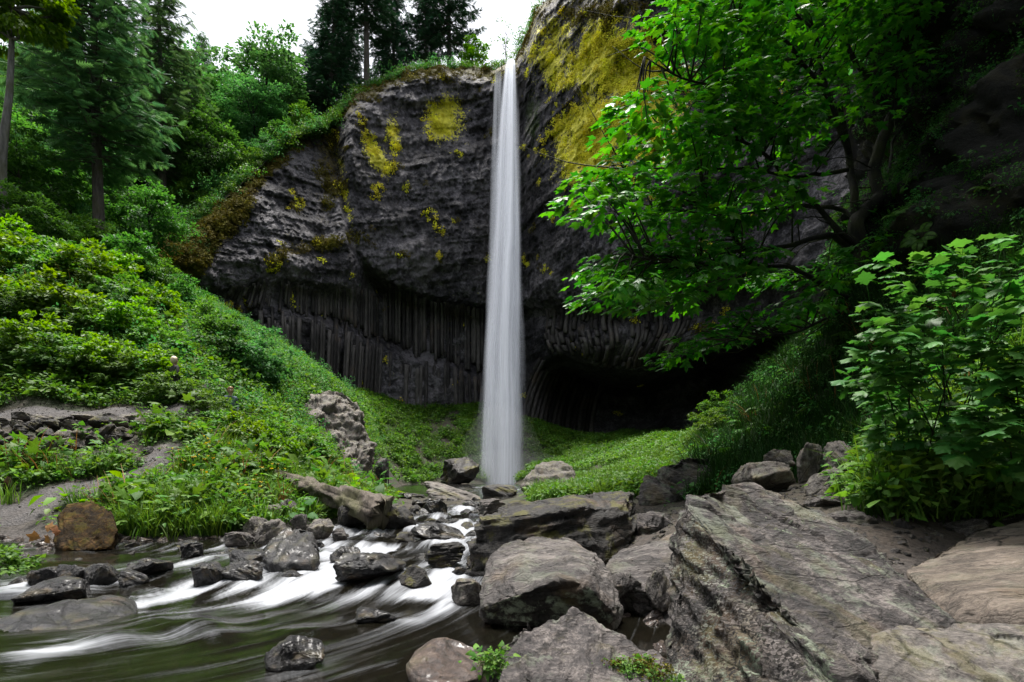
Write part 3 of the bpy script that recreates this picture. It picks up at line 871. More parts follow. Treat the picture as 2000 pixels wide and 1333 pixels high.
def waterfall():
    k = NT('falling_water')
    ac, dn, sd_, op = k.attr('across'), k.attr('down'), k.attr('rnd'), k.attr('dens')
    cv = k.n('CombineXYZ', X=k.math('ADD', k.math('MULTIPLY', ac, 1.0), k.math('MULTIPLY', sd_, 37)), Y=k.math('MULTIPLY', dn, .12), Z=sd_).outputs[0]
    n1 = k.noise(cv, 2.4, 3, .55)
    edge = k.math('SUBTRACT', 1.0, k.math('MULTIPLY', ac, ac), True)
    al = k.math('MULTIPLY', k.math('MULTIPLY', edge, k.ramp(n1, [(.30, .22), (.62, 1)])), op, True)
    up = k.n('CombineXYZ', X=0.0, Y=-.45, Z=.89).outputs[0]      # droplets scatter the overhead light sideways
    d_ = k.n('BsdfDiffuse', Color=(.76, .80, .87, 1), Normal=up)
    t_ = k.n('BsdfTranslucent', Color=(.98, .985, 1, 1))
    ms = k.n('MixShader', Fac=.3, i1=d_.outputs[0], i2=t_.outputs[0])
    tp = k.n('BsdfTransparent')
    mm = k.n('MixShader', Fac=al, i1=tp.outputs[0], i2=ms.outputs[0])
    mat = k.out(mm.outputs[0])
    lip = P(998, 119, 80.5); foot = P(980, 953, 67.5)
    root = obj('waterfall', None, loc=foot)
    tag(root, 'tall narrow white waterfall plunging over the cliff', 'waterfall')
    rg = np.random.default_rng(5)
    def ribbon(xt, xb, yt, yb, wt, wb, dens, name, z1=None, top=None, d0=.0, win=None):
        n, m_ = 70, 7
        t = np.linspace(0, 1, n)
        zz = (lip[2] if top is None else top) * (1 - t) + (foot[2] - .6 if z1 is None else z1) * t
        fall = np.sqrt(np.clip(t, 0, 1))
        cx = lip[0] + xt + (foot[0] + xb - lip[0] - xt) * (.75 * t + .25 * fall)
        cyy = lip[1] + yt + (foot[1] + yb - lip[1] - yt) * (.35 * fall + .65 * t)
        w = wt + (wb - wt) * (.55 * t + .45 * fall)
        ang = rg.uniform(-.5, .5)
        wob = .45 * vnoise(np.stack([t * 7, np.full(n, rg.uniform(0, 99)), 0 * t], 1), 2) * t
        V, ac_, dn_, de_ = [], [], [], []
        for j in range(m_):
            a = j / (m_ - 1) * 2 - 1
            V.append(np.stack([cx + wob + a * w * math.cos(ang), cyy + a * w * math.sin(ang) - .35 * w * (1 - a * a), zz], 1))
            ac_.append(np.full(n, a)); dn_.append(t * 9); de_.append(np.minimum(1, dens * (d0 + (1 - d0) * smooth(t / .06)) * smooth((1.0 - t) / .015 + .35)))
        if win: de_ = [q * np.exp(-((t - win[0]) / win[1]) ** 4) for q in de_]
        V = np.stack(V, 1).reshape(-1, 3) - foot
        me = mesh('water_strand', V, grid_faces(n, m_), mat, True, {'across': np.stack(ac_, 1).ravel(), 'down': np.stack(dn_, 1).ravel(), 'dens': np.stack(de_, 1).ravel(), 'rnd': np.full(n * m_, rg.uniform())})
        obj(name, me, root)
    for i in range(18):                            # dense core
        a = rg.uniform(-1, 1); b = rg.uniform(-1, 1)
        ribbon(a * .25, a * 1.25 + .1, b * .3, b * 1.4, .36, 1.25, 1.0, 'water_strand', d0=.9)
    for i in range(16):                            # looser outside
        a = rg.uniform(-1, 1); b = rg.uniform(-1, 1)
        ribbon(a * .4, a * 1.9, b * .4, b * 2.0, .28, 1.0, .42, 'water_strand', d0=.5)
    for i in range(10):                            # thin veil on the left side
        a = rg.uniform(-1, 1)
        ribbon(-1.7 + a * .35, -1.2 + a * .7, .2, rg.uniform(-.5, .5), .25, .6, .13, 'water_veil', top=lip[2] - .9)
    for i in range(26):                            # frayed wisps of spray along both sides
        a = rg.choice([-1, 1]) * rg.uniform(.75, 1.35); b = rg.uniform(-1, 1)
        ribbon(a * .5, a * 2.0, b * .4, b * 2.0, .18, rg.uniform(.35, .9), rg.uniform(.10, .28), 'water_wisp', d0=.3, win=(rg.uniform(.2, 1.0), rg.uniform(.10, .3)))
waterfall()

def mist():
    k = NT('spray_mist')
    v = k.n('VolumePrincipled', Color=(.95, .97, 1, 1), Density=.014)
    v.inputs['Anisotropy'].default_value = .2
    o_ = k.n('OutputMaterial'); k.t.links.new(v.outputs[0], o_.inputs['Volume'])
    c = P(980, 945, 66.5)
    for i, (sx, sy, sz, up) in enumerate(((9.0, 5.0, 3.6, .4), (5.0, 3.0, 8.0, 1.5))):
        bm = bmesh.new(); bmesh.ops.create_icosphere(bm, subdivisions=4, radius=1)
        for q in bm.verts:
            n_ = .16 * float(fbm(np.array([q.co[:]]) * 1.6, 3, 12 + i)[0])
            q.co = Vector((q.co.x * sx, q.co.y * sy, q.co.z * sz)) * (1 + n_)
        m = bpy.data.meshes.new('spray_mist'); bm.to_mesh(m); bm.free(); m.materials.append(k.m)
        tag(obj('spray_mist', m, loc=c + [0, 0, up]), ('low wide' if i == 0 else 'tall narrow') + ' cloud of spray at the foot of the waterfall', 'mist', None, 'stuff')
mist()

# ------------------------------------------------------------------ rocks
STONES = []
def crisp(pts, edge, bev):
    """hull with its facets kept, edges slightly broken, finely divided"""
    bm = bmesh.new()
    for p in pts: bm.verts.new(p)
    bmesh.ops.convex_hull(bm, input=bm.verts)
    bmesh.ops.delete(bm, geom=[v for v in bm.verts if not v.link_faces], context='VERTS')
    bmesh.ops.dissolve_limit(bm, angle_limit=R(7), verts=bm.verts, edges=bm.edges)
    bmesh.ops.bevel(bm, geom=list(bm.edges), offset=bev, segments=2, profile=.6, affect='EDGES', clamp_overlap=True)
    bmesh.ops.triangulate(bm, faces=bm.faces)
    for it in range(9):
        es = [e for e in bm.edges if e.calc_length() > edge]
        if not es: break
        bmesh.ops.subdivide_edges(bm, edges=es, cuts=1)
        bmesh.ops.triangulate(bm, faces=[f_ for f_ in bm.faces if len(f_.verts) > 3])
    bmesh.ops.recalc_face_normals(bm, faces=bm.faces)
    m = bpy.data.meshes.new('tmp'); bm.to_mesh(m); bm.free()
    n = len(m.vertices)
    V = np.empty(n * 3, np.float32); m.vertices.foreach_get('co', V)
    N = np.empty(n * 3, np.float32); m.vertices.foreach_get('normal', N)
    T = np.empty(len(m.polygons) * 3, np.int32); m.polygons.foreach_get('vertices', T)
    bpy.data.meshes.remove(m)
    return V.reshape(-1, 3).astype(float), N.reshape(-1, 3).astype(float), [T.reshape(-1, 3)]

def roughen(V, N, bed, amp, freq, seed):
    """layered chips along a bedding normal plus broad unevenness"""
    bed = np.asarray(bed, float); bed /= np.linalg.norm(bed)
    h = V @ bed
    flat = V - h[:, None] * bed
    q = flat * freq * .55 + bed * (h * freq * 3.4)[:, None]
    d1, d2, idv = worley(q, seed)
    e1, e2, ide = worley(flat * freq * 1.5 + bed * (h * freq * 7)[:, None], seed + 5)
    wv = fbm(V * freq * .8, 3, seed + 9)
    n = amp * (1.0 * fbm(V * freq * .5, 3, seed) + 1.0 * (idv - .5) + .5 * (ide - .5) + .55 * fbm(q * 2.2, 5, seed + 2, .6) - .35 * np.exp(-((d2 - d1) / .05) ** 2) * (wv > .1))
    return V + N * n[:, None]

def boulder(name, pts, mat, label, voxel=.03, amp=.05, freq=2.2, bed=(.3, -.3, 1), seed=1, cat='boulder', group=None, dark=None):
    W = np.array([P(*p) if len(p) == 3 else p[:3] for p in pts])
    base = W.mean(0); base[2] = W[:, 2].min()
    Vn, Nn, fs = crisp(W - base, voxel * 1.5, voxel * 1.6)
    Vn0 = Vn.copy()
    Vn = roughen(Vn + base, Nn, bed, amp, freq, seed) - base
    o = obj(name, mesh(name, Vn, fs, M[mat], True), loc=base)
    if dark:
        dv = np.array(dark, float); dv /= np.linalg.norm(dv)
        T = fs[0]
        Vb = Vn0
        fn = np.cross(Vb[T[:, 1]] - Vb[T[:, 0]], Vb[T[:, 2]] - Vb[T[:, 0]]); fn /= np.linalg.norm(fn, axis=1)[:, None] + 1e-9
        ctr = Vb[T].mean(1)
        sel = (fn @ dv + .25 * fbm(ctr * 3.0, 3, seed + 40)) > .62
        o.data.materials.append(M['darkrock'])  # faces turned towards the given direction take the darker lichened rock
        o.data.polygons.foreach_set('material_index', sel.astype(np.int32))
    STONES.append(((W[:, 0].min() + W[:, 0].max()) / 2, (W[:, 1].min() + W[:, 1].max()) / 2, max(np.ptp(W[:, 0]), np.ptp(W[:, 1])) * .95))
    return tag(o, label, cat, group)

def XYZ(px, z, D): return ((px - 1000) * D / F, D, z, 0)

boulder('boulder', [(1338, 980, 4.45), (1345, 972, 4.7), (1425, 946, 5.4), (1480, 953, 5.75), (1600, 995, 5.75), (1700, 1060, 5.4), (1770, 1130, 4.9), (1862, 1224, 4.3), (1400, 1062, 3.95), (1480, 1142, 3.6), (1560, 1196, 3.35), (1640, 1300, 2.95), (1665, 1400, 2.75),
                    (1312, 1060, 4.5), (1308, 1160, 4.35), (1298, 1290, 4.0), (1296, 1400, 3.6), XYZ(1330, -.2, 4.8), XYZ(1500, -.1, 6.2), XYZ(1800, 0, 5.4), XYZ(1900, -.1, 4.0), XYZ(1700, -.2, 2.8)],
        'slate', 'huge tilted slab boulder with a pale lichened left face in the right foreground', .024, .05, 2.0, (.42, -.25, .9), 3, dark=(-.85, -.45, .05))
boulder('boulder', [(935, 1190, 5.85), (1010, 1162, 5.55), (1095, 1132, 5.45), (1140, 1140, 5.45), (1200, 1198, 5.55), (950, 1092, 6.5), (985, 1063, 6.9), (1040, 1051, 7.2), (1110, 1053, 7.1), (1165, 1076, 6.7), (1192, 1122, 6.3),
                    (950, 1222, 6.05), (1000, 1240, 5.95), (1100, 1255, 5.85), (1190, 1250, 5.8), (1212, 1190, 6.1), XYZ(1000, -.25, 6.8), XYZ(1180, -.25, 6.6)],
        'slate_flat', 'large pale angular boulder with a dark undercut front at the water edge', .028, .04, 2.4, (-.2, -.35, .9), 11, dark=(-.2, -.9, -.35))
boulder('boulder', [(985, 1252, 4.1), (1012, 1224, 4.35), (1090, 1208, 4.5), (1160, 1213, 4.4), (1230, 1250, 4.2), (1296, 1286, 4.0), (960, 1312, 3.6), (930, 1380, 3.3), (1050, 1385, 3.0), (1200, 1410, 2.9), (1300, 1400, 3.1), (1312, 1322, 3.8), XYZ(1000, -.25, 4.6), XYZ(1250, -.25, 4.4)],
        'slate', 'pale layered boulder with moss and pebbles at the bottom edge', .024, .05, 2.6, (.6, -.2, .7), 17)
boulder('boulder', [(935, 1000, 8.6), (985, 986, 8.9), (1110, 976, 9.1), (1160, 961, 9.2), (1236, 963, 9.4), (1241, 985, 9.3), (940, 1012, 8.2), (1000, 1006, 8.0), (1120, 992, 8.0), (1215, 988, 8.35), (900, 1120, 8.3), (904, 1145, 8.1), (945, 1140, 7.95), (1000, 1110, 7.8), (1180, 1095, 7.9), (1244, 1070, 8.3), XYZ(930, -.2, 9), XYZ(1230, -.1, 9.4)],
        'blackmoss', 'long black mossy boulder leaning over the stream', .036, .07, 1.6, (-.2, -.2, 1), 23)
boulder('boulder', [(1763, 1112, 5.6), (1870, 1052, 6.3), (2010, 1008, 6.9), (2300, 985, 7.0), (1852, 1212, 4.55), (1990, 1196, 4.2), (2300, 1190, 4.0), (1870, 1240, 4.45), (2000, 1250, 4.1), (2300, 1260, 3.9), XYZ(1800, .2, 5.6), XYZ(2300, .2, 7)],
        'slab', 'broad smooth brown slab sloping down at the right edge', .034, .022, 2.2, (-.1, -.5, .85), 29)
boulder('boulder', [(1700, 1240, 3.45), (1760, 1226, 3.75), (1900, 1222, 3.85), (2200, 1232, 3.85), (1694, 1296, 3.2), (1742, 1325, 3.05), (1722, 1410, 2.9), (2200, 1420, 2.9), XYZ(1760, -.1, 4.1), XYZ(2200, -.1, 4.1)],
        'basalt', 'flat-topped grey block in the bottom right corner', .026, .035, 2.6, (0, -.1, 1), 31)
boulder('boulder', [(1180, 1110, 6.7), (1190, 1080, 7.2), (1320, 1040, 7.7), (1335, 1060, 7.2), (1300, 1120, 6.6), (1240, 1150, 6.3), (1320, 1170, 6.2), XYZ(1200, -.1, 7.2), XYZ(1330, -.1, 7.2), XYZ(1250, -.1, 6.4)],
        'slate_flat', 'smooth grey slab wedged behind the huge foreground boulder', .032, .03, 2.2, (-.3, -.4, .8), 37)
boulder('boulder', [(0, 1214, 5.85), (-120, 1235, 5.7), (60, 1194, 6.05), (150, 1168, 6.5), (235, 1158, 6.85), (268, 1172, 6.85), (262, 1205, 6.3), (200, 1236, 5.75), (80, 1262, 5.4), (-60, 1295, 5.15), XYZ(-140, -.3, 5.6), XYZ(270, -.3, 6.8), XYZ(150, -.3, 5.9), XYZ(100, -.3, 6.6)],
        'wet', 'long low speckled grey rock parting the stream at left', .03, .02, 3.0, (.2, 0, 1), 41)
boulder('boulder', [(512, 1085, 8.8), (520, 1060, 9.0), (560, 1026, 9.4), (605, 1030, 9.3), (620, 1072, 8.9), (612, 1106, 8.4), (570, 1104, 8.2), (520, 1098, 8.4), XYZ(520, -.1, 9.3), XYZ(620, -.1, 9.3), XYZ(560, -.1, 8.3)],
        'wet', 'black wet angular boulder standing at the left bank of the stream', .035, .05, 2.2, (.5, -.3, .6), 43)
boulder('boulder', [(800, 1300, 4.25), (815, 1275, 4.45), (850, 1253, 4.6), (890, 1250, 4.6), (935, 1268, 4.45), (950, 1290, 4.3), (940, 1325, 4.05), (880, 1340, 3.9), (820, 1335, 3.95), XYZ(810, -.3, 4.5), XYZ(945, -.3, 4.4)],
        'brownwet', 'rounded reddish brown boulder in the water at the bottom', .026, .025, 2.4, (.2, -.2, 1), 47)
boulder('boulder', [(105, 1050, 10.6), (112, 1008, 10.8), (140, 980, 11.2), (185, 976, 11.2), (222, 1000, 10.9), (230, 1035, 10.6), (218, 1072, 10.3), (150, 1078, 10.1), (115, 1074, 10.2), XYZ(110, -.1, 11.4), XYZ(228, -.1, 11.4)],
        'brownmoss', 'round boulder coated in orange brown moss on the left bank', .04, .035, 2.4, (.8, .3, .4), 53)
boulder('boulder', [(1250, 985, 13.2), (1262, 945, 13.6), (1300, 905, 14.2), (1340, 888, 14.6), (1385, 892, 14.7), (1395, 925, 14.2), (1370, 955, 13.6), (1300, 985, 13.0), XYZ(1250, .4, 14.5), XYZ(1390, .4, 14.8)],
        'slate', 'dark layered slate outcrop rising from the green mound', .05, .12, 1.2, (.45, -.1, .8), 59)
boulder('boulder', [(595, 790, 31), (620, 762, 32), (670, 762, 33), (708, 800, 33), (720, 860, 32), (718, 960, 31), (690, 960, 29), (640, 900, 29), (605, 840, 29.5), XYZ(600, 0, 33), XYZ(725, 0, 33)],
        'basalt', 'mossy pinkish grey rock outcrop at the foot of the left talus', .11, .22, 1.7, (.2, -.2, .2), 61, 'rock outcrop')
boulder('boulder', [(1022, 955, 21), (1030, 930, 21.4), (1060, 903, 22), (1085, 898, 22.2), (1115, 910, 22), (1130, 935, 21.6), (1128, 965, 21), XYZ(1030, .6, 23), XYZ(1130, .6, 23)],
        'basalt', 'pale grey rounded rock beside the foot of the waterfall', .08, .09, 1.6, (0, -.3, 1), 67)

# a stock of smaller stones
STOCK = []
for i in range(9):
    rg = np.random.default_rng(100 + i)
    q = rg.normal(size=(13 + i % 4, 3)); q /= np.linalg.norm(q, axis=1)[:, None]
    q *= rg.uniform(.75, 1.1, (len(q), 1))
    Vn, Nn, fs = crisp(q * .5, .055, .05)
    Vn = roughen(Vn, Nn, rg.normal(size=3), .035, 3.0, 200 + i)
    mn, mx = Vn.min(0), Vn.max(0)
    Vn = (Vn - (mn + mx) / 2) / (mx - mn)
    STOCK.append((Vn, fs))
_sm = {}
def stone_mesh(i, mat):
    if (i, mat) not in _sm:
        _sm[(i, mat)] = mesh('stone', STOCK[i][0], STOCK[i][1], M[mat], True)
    return _sm[(i, mat)]
def stone(x0, y0, x1, y1, D, mat, label, group=None, cat='stone', sink=.35, depth=.85, tilt=.2):
    """stone filling the picture box x0..x1, y0..y1 at distance D, its foot sunk below y1"""
    w = (x1 - x0) * D / F
    zt, zb = P(0, y0, D)[2], P(0, y1, D)[2]
    h = (zt - zb)
    zb -= h * sink
    i = random.randrange(len(STOCK))
    c = P((x0 + x1) / 2, y0, D)
    o = obj('stone', stone_mesh(i, mat), loc=(c[0], D + w * depth * .4, (zt + zb) / 2), rot=(random.uniform(-tilt, tilt), random.uniform(-tilt, tilt), random.choice((0, 1.57, 3.14)) + random.uniform(-.3, .3)), scale=(w * 1.06, w * 1.06 * depth, (zt - zb) * 1.05))
    STONES.append((c[0], D + w * depth * .4, w))
    return tag(o, label, cat, group)
def wD(y1, z=None):
    """distance at which picture row y1 meets the stream surface"""
    D = 6.0
    for _ in range(30): D = .5 * D + .5 * (CZ - float(zw(0, D))) * F / (y1 - HOR)
    return D
WS = 'wet stones in the stream'
for (x0, y0, x1, y1, mat, lab) in (
    (0, 1000, 45, 1028, 'basalt', 'small brown stone at the left edge beside the gravel path'),
    (430, 1041, 486, 1066, 'slate_flat', 'pale smooth oval stone at the left waterline'),
    (490, 1016, 560, 1060, 'basalt', 'beige block behind the black boulder on the left bank'),
    (470, 1010, 520, 1050, 'basalt', 'squat brown stone under the plants of the left bank'),
    (588, 1014, 645, 1052, 'basalt', 'grey stone right behind the black wet boulder'),
    (640, 1034, 678, 1055, 'slate_flat', 'small tan stone at the end of the left bank'),
    (335, 1063, 390, 1088, 'wet', 'shiny flat stone nearest the grassy left bank'),
    (435, 1074, 512, 1103, 'wet', 'low black stone left of the big wet boulder'),
    (366, 1102, 427, 1143, 'wet', 'blocky black stone in the middle of the rapids'),
    (424, 1100, 502, 1138, 'wet', 'black stone with a mossy right side in the rapids'),
    (245, 1097, 322, 1128, 'wet', 'flat-topped black stone left of the rapids'),
    (40, 1112, 105, 1150, 'wet', 'black block nearest the left edge of the stream'),
    (95, 1106, 160, 1148, 'wet', 'square black stone with a bright top at left'),
    (150, 1104, 212, 1146, 'wet', 'black stone with a pale sloping top at left'),
    (224, 1116, 280, 1145, 'wet', 'small round black stone beside the pale topped one'),
    (20, 1138, 138, 1178, 'wet', 'smooth bluish stone with water sliding over it at left'),
    (655, 1086, 790, 1138, 'wet', 'low dark slab below the white cascade'),
    (770, 1108, 845, 1146, 'mossrock', 'dark rounded stone right of the low slab'),
    (818, 1066, 912, 1108, 'mossrock', 'green mossy hump in the upper cascade'),
    (682, 1196, 768, 1224, 'wet', 'lone small stone with a white rim in mid stream'),
    (508, 1256, 622, 1310, 'wet', 'rough black stone breaking the water at the bottom'),
    (640, 1070, 700, 1096, 'wet', 'small black stone in the left chute of the cascade'),
    (880, 1135, 950, 1180, 'basalt', 'brown stone tucked against the pale angular boulder'),
    (825, 975, 872, 1003, 'wet', 'round black stone high up in the stream'),
    (798, 1026, 905, 1054, 'wet', 'long dark stone across the upper stream'),
    (768, 1040, 812, 1058, 'mossrock', 'small mossy stone beside the long dark one'),
    (740, 985, 805, 1030, 'mossrock', 'mossy mound at the end of the fallen log'),
    (930, 975, 1010, 1016, 'slate_flat', 'smooth beige boulder behind the long black mossy one'),
    (820, 950, 940, 980, 'basalt', 'long low slab in front of the waterfall'),
    (938, 946, 1010, 972, 'mossrock', 'dark stones heap just below the waterfall'),
    ):
    inwater = mat in ('wet', 'mossrock') and y1 > 1050
    D = wD(y1) if y1 > 1000 else {1003: 17.0, 980: 24.0, 972: 27.0}[y1]
    if not inwater and y1 > 1000: D *= .99
    stone(x0, y0, x1, y1, D, mat, lab, cat='stone')
for (x0, y0, x1, y1, D, mat, lab) in (
    (1460, 900, 1562, 962, 10.2, 'basalt', 'grey angular rock behind the huge slab boulder'),
    (1560, 866, 1612, 935, 10.5, 'basalt', 'upright dark rock beside the fern on the right slope'),
    (1625, 859, 1706, 914, 10.6, 'basalt', 'brown block highest in the rock pile at right'),
    (1594, 914, 1676, 980, 9.2, 'basalt', 'wedge-shaped rock leaning in the rock pile at right'),
    (1500, 880, 1552, 908, 11.2, 'basalt', 'small reddish rock half buried in the right slope'),
    (1680, 950, 1722, 988, 8.8, 'basalt', 'small round rock at the edge of the bare dirt'),
    (1595, 975, 1692, 1010, 8.2, 'slate_flat', 'thin flat slab lying on the dirt'),
    (1625, 1000, 1716, 1046, 7.2, 'slate_flat', 'tilted thin slab against the back of the huge boulder'),
    (1235, 1000, 1322, 1058, 8.6, 'slate', 'beige layered rock between the black and the huge boulder'),
    (1185, 1122, 1252, 1170, 6.35, 'slate_flat', 'small grey slab beside the brown pool'),
    (1268, 1112, 1322, 1175, 6.1, 'basalt', 'dark stone under the left corner of the huge boulder'),
    (1745, 1014, 1792, 1056, 7.0, 'mossrock', 'small black pointed stone on the bare dirt'),
    (1866, 1012, 1936, 1060, 6.9, 'slate_flat', 'bluish stone at the top of the smooth brown slab'),
    (1930, 990, 2010, 1020, 7.4, 'basalt', 'brown stone half hidden under the leafy bush'),
    (1430, 945, 1475, 975, 10.0, 'basalt', 'little stone left of the grey angular rock'),
    (1700, 890, 1750, 930, 10.2, 'basalt', 'dark stone under the grass right of the rock pile'),
    (1360, 862, 1382, 885, 25, 'slate_flat', 'pale rock on the far crest of the green mound'),
    (862, 896, 936, 934, 58.5, 'mossrock', 'dark rock on the green apron left of the falls'),
    (715, 895, 762, 950, 36, 'mossrock', 'dark boulder at the right foot of the outcrop'),
    ):
    stone(x0, y0, x1, y1, D, mat, lab)
PATHST = [(252, 806, 302, 838, 16.6, 'basalt', 'tilted dark stone at the end of the path ledge'), (300, 868, 330, 892, 15.4, 'basalt', 'small upright stone on the steps between the path bends'), (280, 895, 308, 915, 15.0, 'slate_flat', 'grey step stone nearest the lower path'),
          (268, 872, 298, 898, 15.2, 'mossrock', 'dark step stone left of the upright one'), (322, 842, 358, 862, 16.2, 'basalt', 'flat stone above the steps'), (365, 760, 392, 795, 18.6, 'basalt', 'brown stone where the path bends out of view'),
          (450, 880, 490, 905, 15.8, 'slate_flat', 'weathered stone among the yellow flowers'), (500, 985, 545, 1015, 12.6, 'basalt', 'brown stone under the plants by the log'), (545, 975, 575, 995, 13.0, 'slate_flat', 'grey stone left of the fallen log'), (440, 1005, 475, 1035, 12.2, 'basalt', 'stone hidden at the right end of the grass clump'),
          (655, 985, 700, 1020, 13.2, 'mossrock', 'mossy stone under the thick end of the log'), (0, 930, 18, 965, 12.9, 'brownmoss', 'brown stump-like rock at the left edge'), (560, 1005, 600, 1030, 12.4, 'slate_flat', 'flat stone in front of the log')]
for s_ in PATHST: stone(*s_)
# edge slabs of the path ledge
xx = -60
tones = ['leftmost visible', 'second', 'third', 'fourth', 'fifth', 'sixth', 'seventh', 'eighth']
def bank_stone(px_, D_, w, h, dep, mat, label, group):
    x = (px_ - 1000) * D_ / F
    z = float(gz(np.array([x]), np.array([D_]))[0])
    o = obj('stone', stone_mesh(random.randrange(len(STOCK)), mat), loc=(x, D_, z + h * .22), rot=(random.uniform(-.12, .12), random.uniform(-.12, .12), random.choice((0, 3.14)) + random.uniform(-.35, .35)), scale=(w, dep, h))
    STONES.append((x, D_, w))
    return tag(o, label, 'stone', group)
for i in range(8):
    bank_stone(-40 + i * 42 + random.uniform(-5, 5), 16.35 + i * .10, random.uniform(.58, .78), random.uniform(.26, .36), .55, 'basalt' if i % 2 else 'slate_flat', f'{tones[i]} edging slab from the left along the upper path ledge', 'edging slabs of the upper path')
for row, D_ in enumerate((15.98, 15.62, 15.25)):
    for i in range(9 - row):
        bank_stone(-50 + i * 40 + row * 14 + random.uniform(-8, 8), D_ + i * .09 + random.uniform(-.08, .08), random.uniform(.40, .68), random.uniform(.34, .52), random.uniform(.4, .55), random.choice(('mossrock', 'mossrock', 'basalt')), 'dark mossy stone stacked in the ledge under the upper path', 'stacked stones of the path ledge')
# loose wet stones filling the shallow reach, too alike to tell apart
rg = np.random.default_rng(77)
cnt = 0
for i in range(900):
    D = rg.uniform(7.4, 26); a = rg.uniform(-150, 960)
    x = (a - 1000) * D / F
    s_, t_ = flow(np.array([x]), np.array([D]))
    gzv = float(gz(np.array([x]), np.array([D]))[0]); wv = float(zw(x, D))
    if gzv > wv + .25 or gzv < wv - .40: continue
    if abs(t_[0]) < .55 and D < 12 and rg.uniform() < .8: continue
    if any((x - q[0]) ** 2 + (D - q[1]) ** 2 < (q[2] * .5) ** 2 for q in STONES): continue
    sz = rg.uniform(.13, .42) * (1 if D < 14 else 1.3)
    o = obj('stone', stone_mesh(int(rg.integers(9)), 'wet' if rg.uniform() < .75 else 'mossrock'), loc=(x, D, max(gzv, wv - .12) + sz * .12), rot=(rg.uniform(-.4, .4), rg.uniform(-.4, .4), rg.uniform(0, 6.28)), scale=(sz * rg.uniform(.9, 1.5), sz, sz * rg.uniform(.45, .75)))
    tag(o, 'small dark wet stone scattered in the shallow rapids and along the waterline', 'stone', 'small stones of the rapids')
    if D < 16: STONES.append((x, D, sz * 1.1))
    cnt += 1
    if cnt > 170: break
# bed pebbles under water and small rubble on the banks: uncountable
water_sheet()

# ------------------------------------------------------------------ plant kit
OV = leaf_oval(); OVN = leaf_oval(.24, .08, .2); PALM = leaf_palm(5, .42); PALM3 = leaf_palm(3, .5); PALMT = leaf_palm(5, .55, True); PALMN = leaf_palm(5, .74, True); SPR = spray()

def unit(v): return v / (np.linalg.norm(v, axis=1)[:, None] + 1e-9)

def clump_leaves(rg, c, rad, n, size, up=1.0, out=.6, ctr=None, tmpl=OV, jit=.45):
    """leaves spread through flattened ellipsoids round centres c (m,3)"""
    m = len(c)
    rad = np.broadcast_to(np.asarray(rad, float), (m, 3)) if np.ndim(rad) < 2 else rad
    q = unit(rg.normal(size=(m * n, 3))) * rg.uniform(.25, 1, (m * n, 1)) ** .6
    loc = np.repeat(c, n, 0) + q * np.repeat(rad, n, 0)
    o = q.copy(); o[:, 2] *= .4
    if ctr is not None: o = unit(loc - ctr) * .7 + o * .5
    nrm = np.array([0, 0, up]) + out * o * .6 + rg.normal(size=loc.shape) * jit * .6
    d = o + rg.normal(size=loc.shape) * jit; d[:, 2] -= .35
    sc = rg.uniform(.65, 1.2, len(loc)) * size
    return bake(tmpl, frames(d, nrm), loc, sc, rg.uniform(0, 1, len(loc)))

def limb_tubes(mb, rg, base, tips, r0, sides=5, sag=.1):
    for t in tips:
        mid = (base + t) / 2 + rg.normal(size=3) * np.linalg.norm(t - base) * sag
        pts = bez([base, mid, t], 7)
        mb.tube(pts, np.linspace(r0, r0 * .25, 7), sides)

def broadleaf(seed, h, rx, crown0, n_cl, per, leaf, bark, lmat, tmpl=OV, lean=0.0):
    rg = np.random.default_rng(seed)
    trunk = bez([(0, 0, -.6), (rg.normal() * .15, rg.normal() * .15, h * .25), (lean * h * .2 + rg.normal() * .3, rg.normal() * .3, h * .5), (lean * h * .35, rg.normal() * .3, h * .85)], 12)
    tb = MB(); tb.tube(trunk, np.linspace(h * .018, h * .005, 12), 8)
    cz, hz_ = h * (crown0 + 1) / 2, h * (1 - crown0) / 2
    q = unit(rg.normal(size=(n_cl, 3)))
    r = rg.uniform(.35, 1, n_cl) ** .5
    lob = 1 + .28 * np.sin(q[:, 0] * 5 + seed) * np.cos(q[:, 1] * 4 + seed * 2) + .18 * rg.normal(size=n_cl)
    wz = np.where(q[:, 2] > 0, 1, .8)
    c = q * (r * lob)[:, None] * np.array([rx, rx, hz_ * .9]) * np.stack([np.ones(n_cl), np.ones(n_cl), wz], 1) + np.array([lean * h * .3, 0, cz])
    ctr = np.array([lean * h * .3, 0, cz - hz_ * .3])
    for i in rg.permutation(n_cl)[:26]:
        k0 = trunk[int(np.clip(np.searchsorted(trunk[:, 2], c[i, 2] - rx * .6), 3, 11))]
        limb_tubes(tb, rg, k0, [c[i]], h * .006, 5)
    rad = np.stack([rg.uniform(.8, 1.5, n_cl), rg.uniform(.8, 1.5, n_cl), rg.uniform(.3, .55, n_cl)], 1) * rx * .22
    V, T, a = clump_leaves(rg, c, rad, per, leaf, 1.0, .7, ctr, tmpl)
    cm = mesh('crown', V, T, lmat, False, {'rnd': a})
    return tb.mesh('trunk', bark), cm

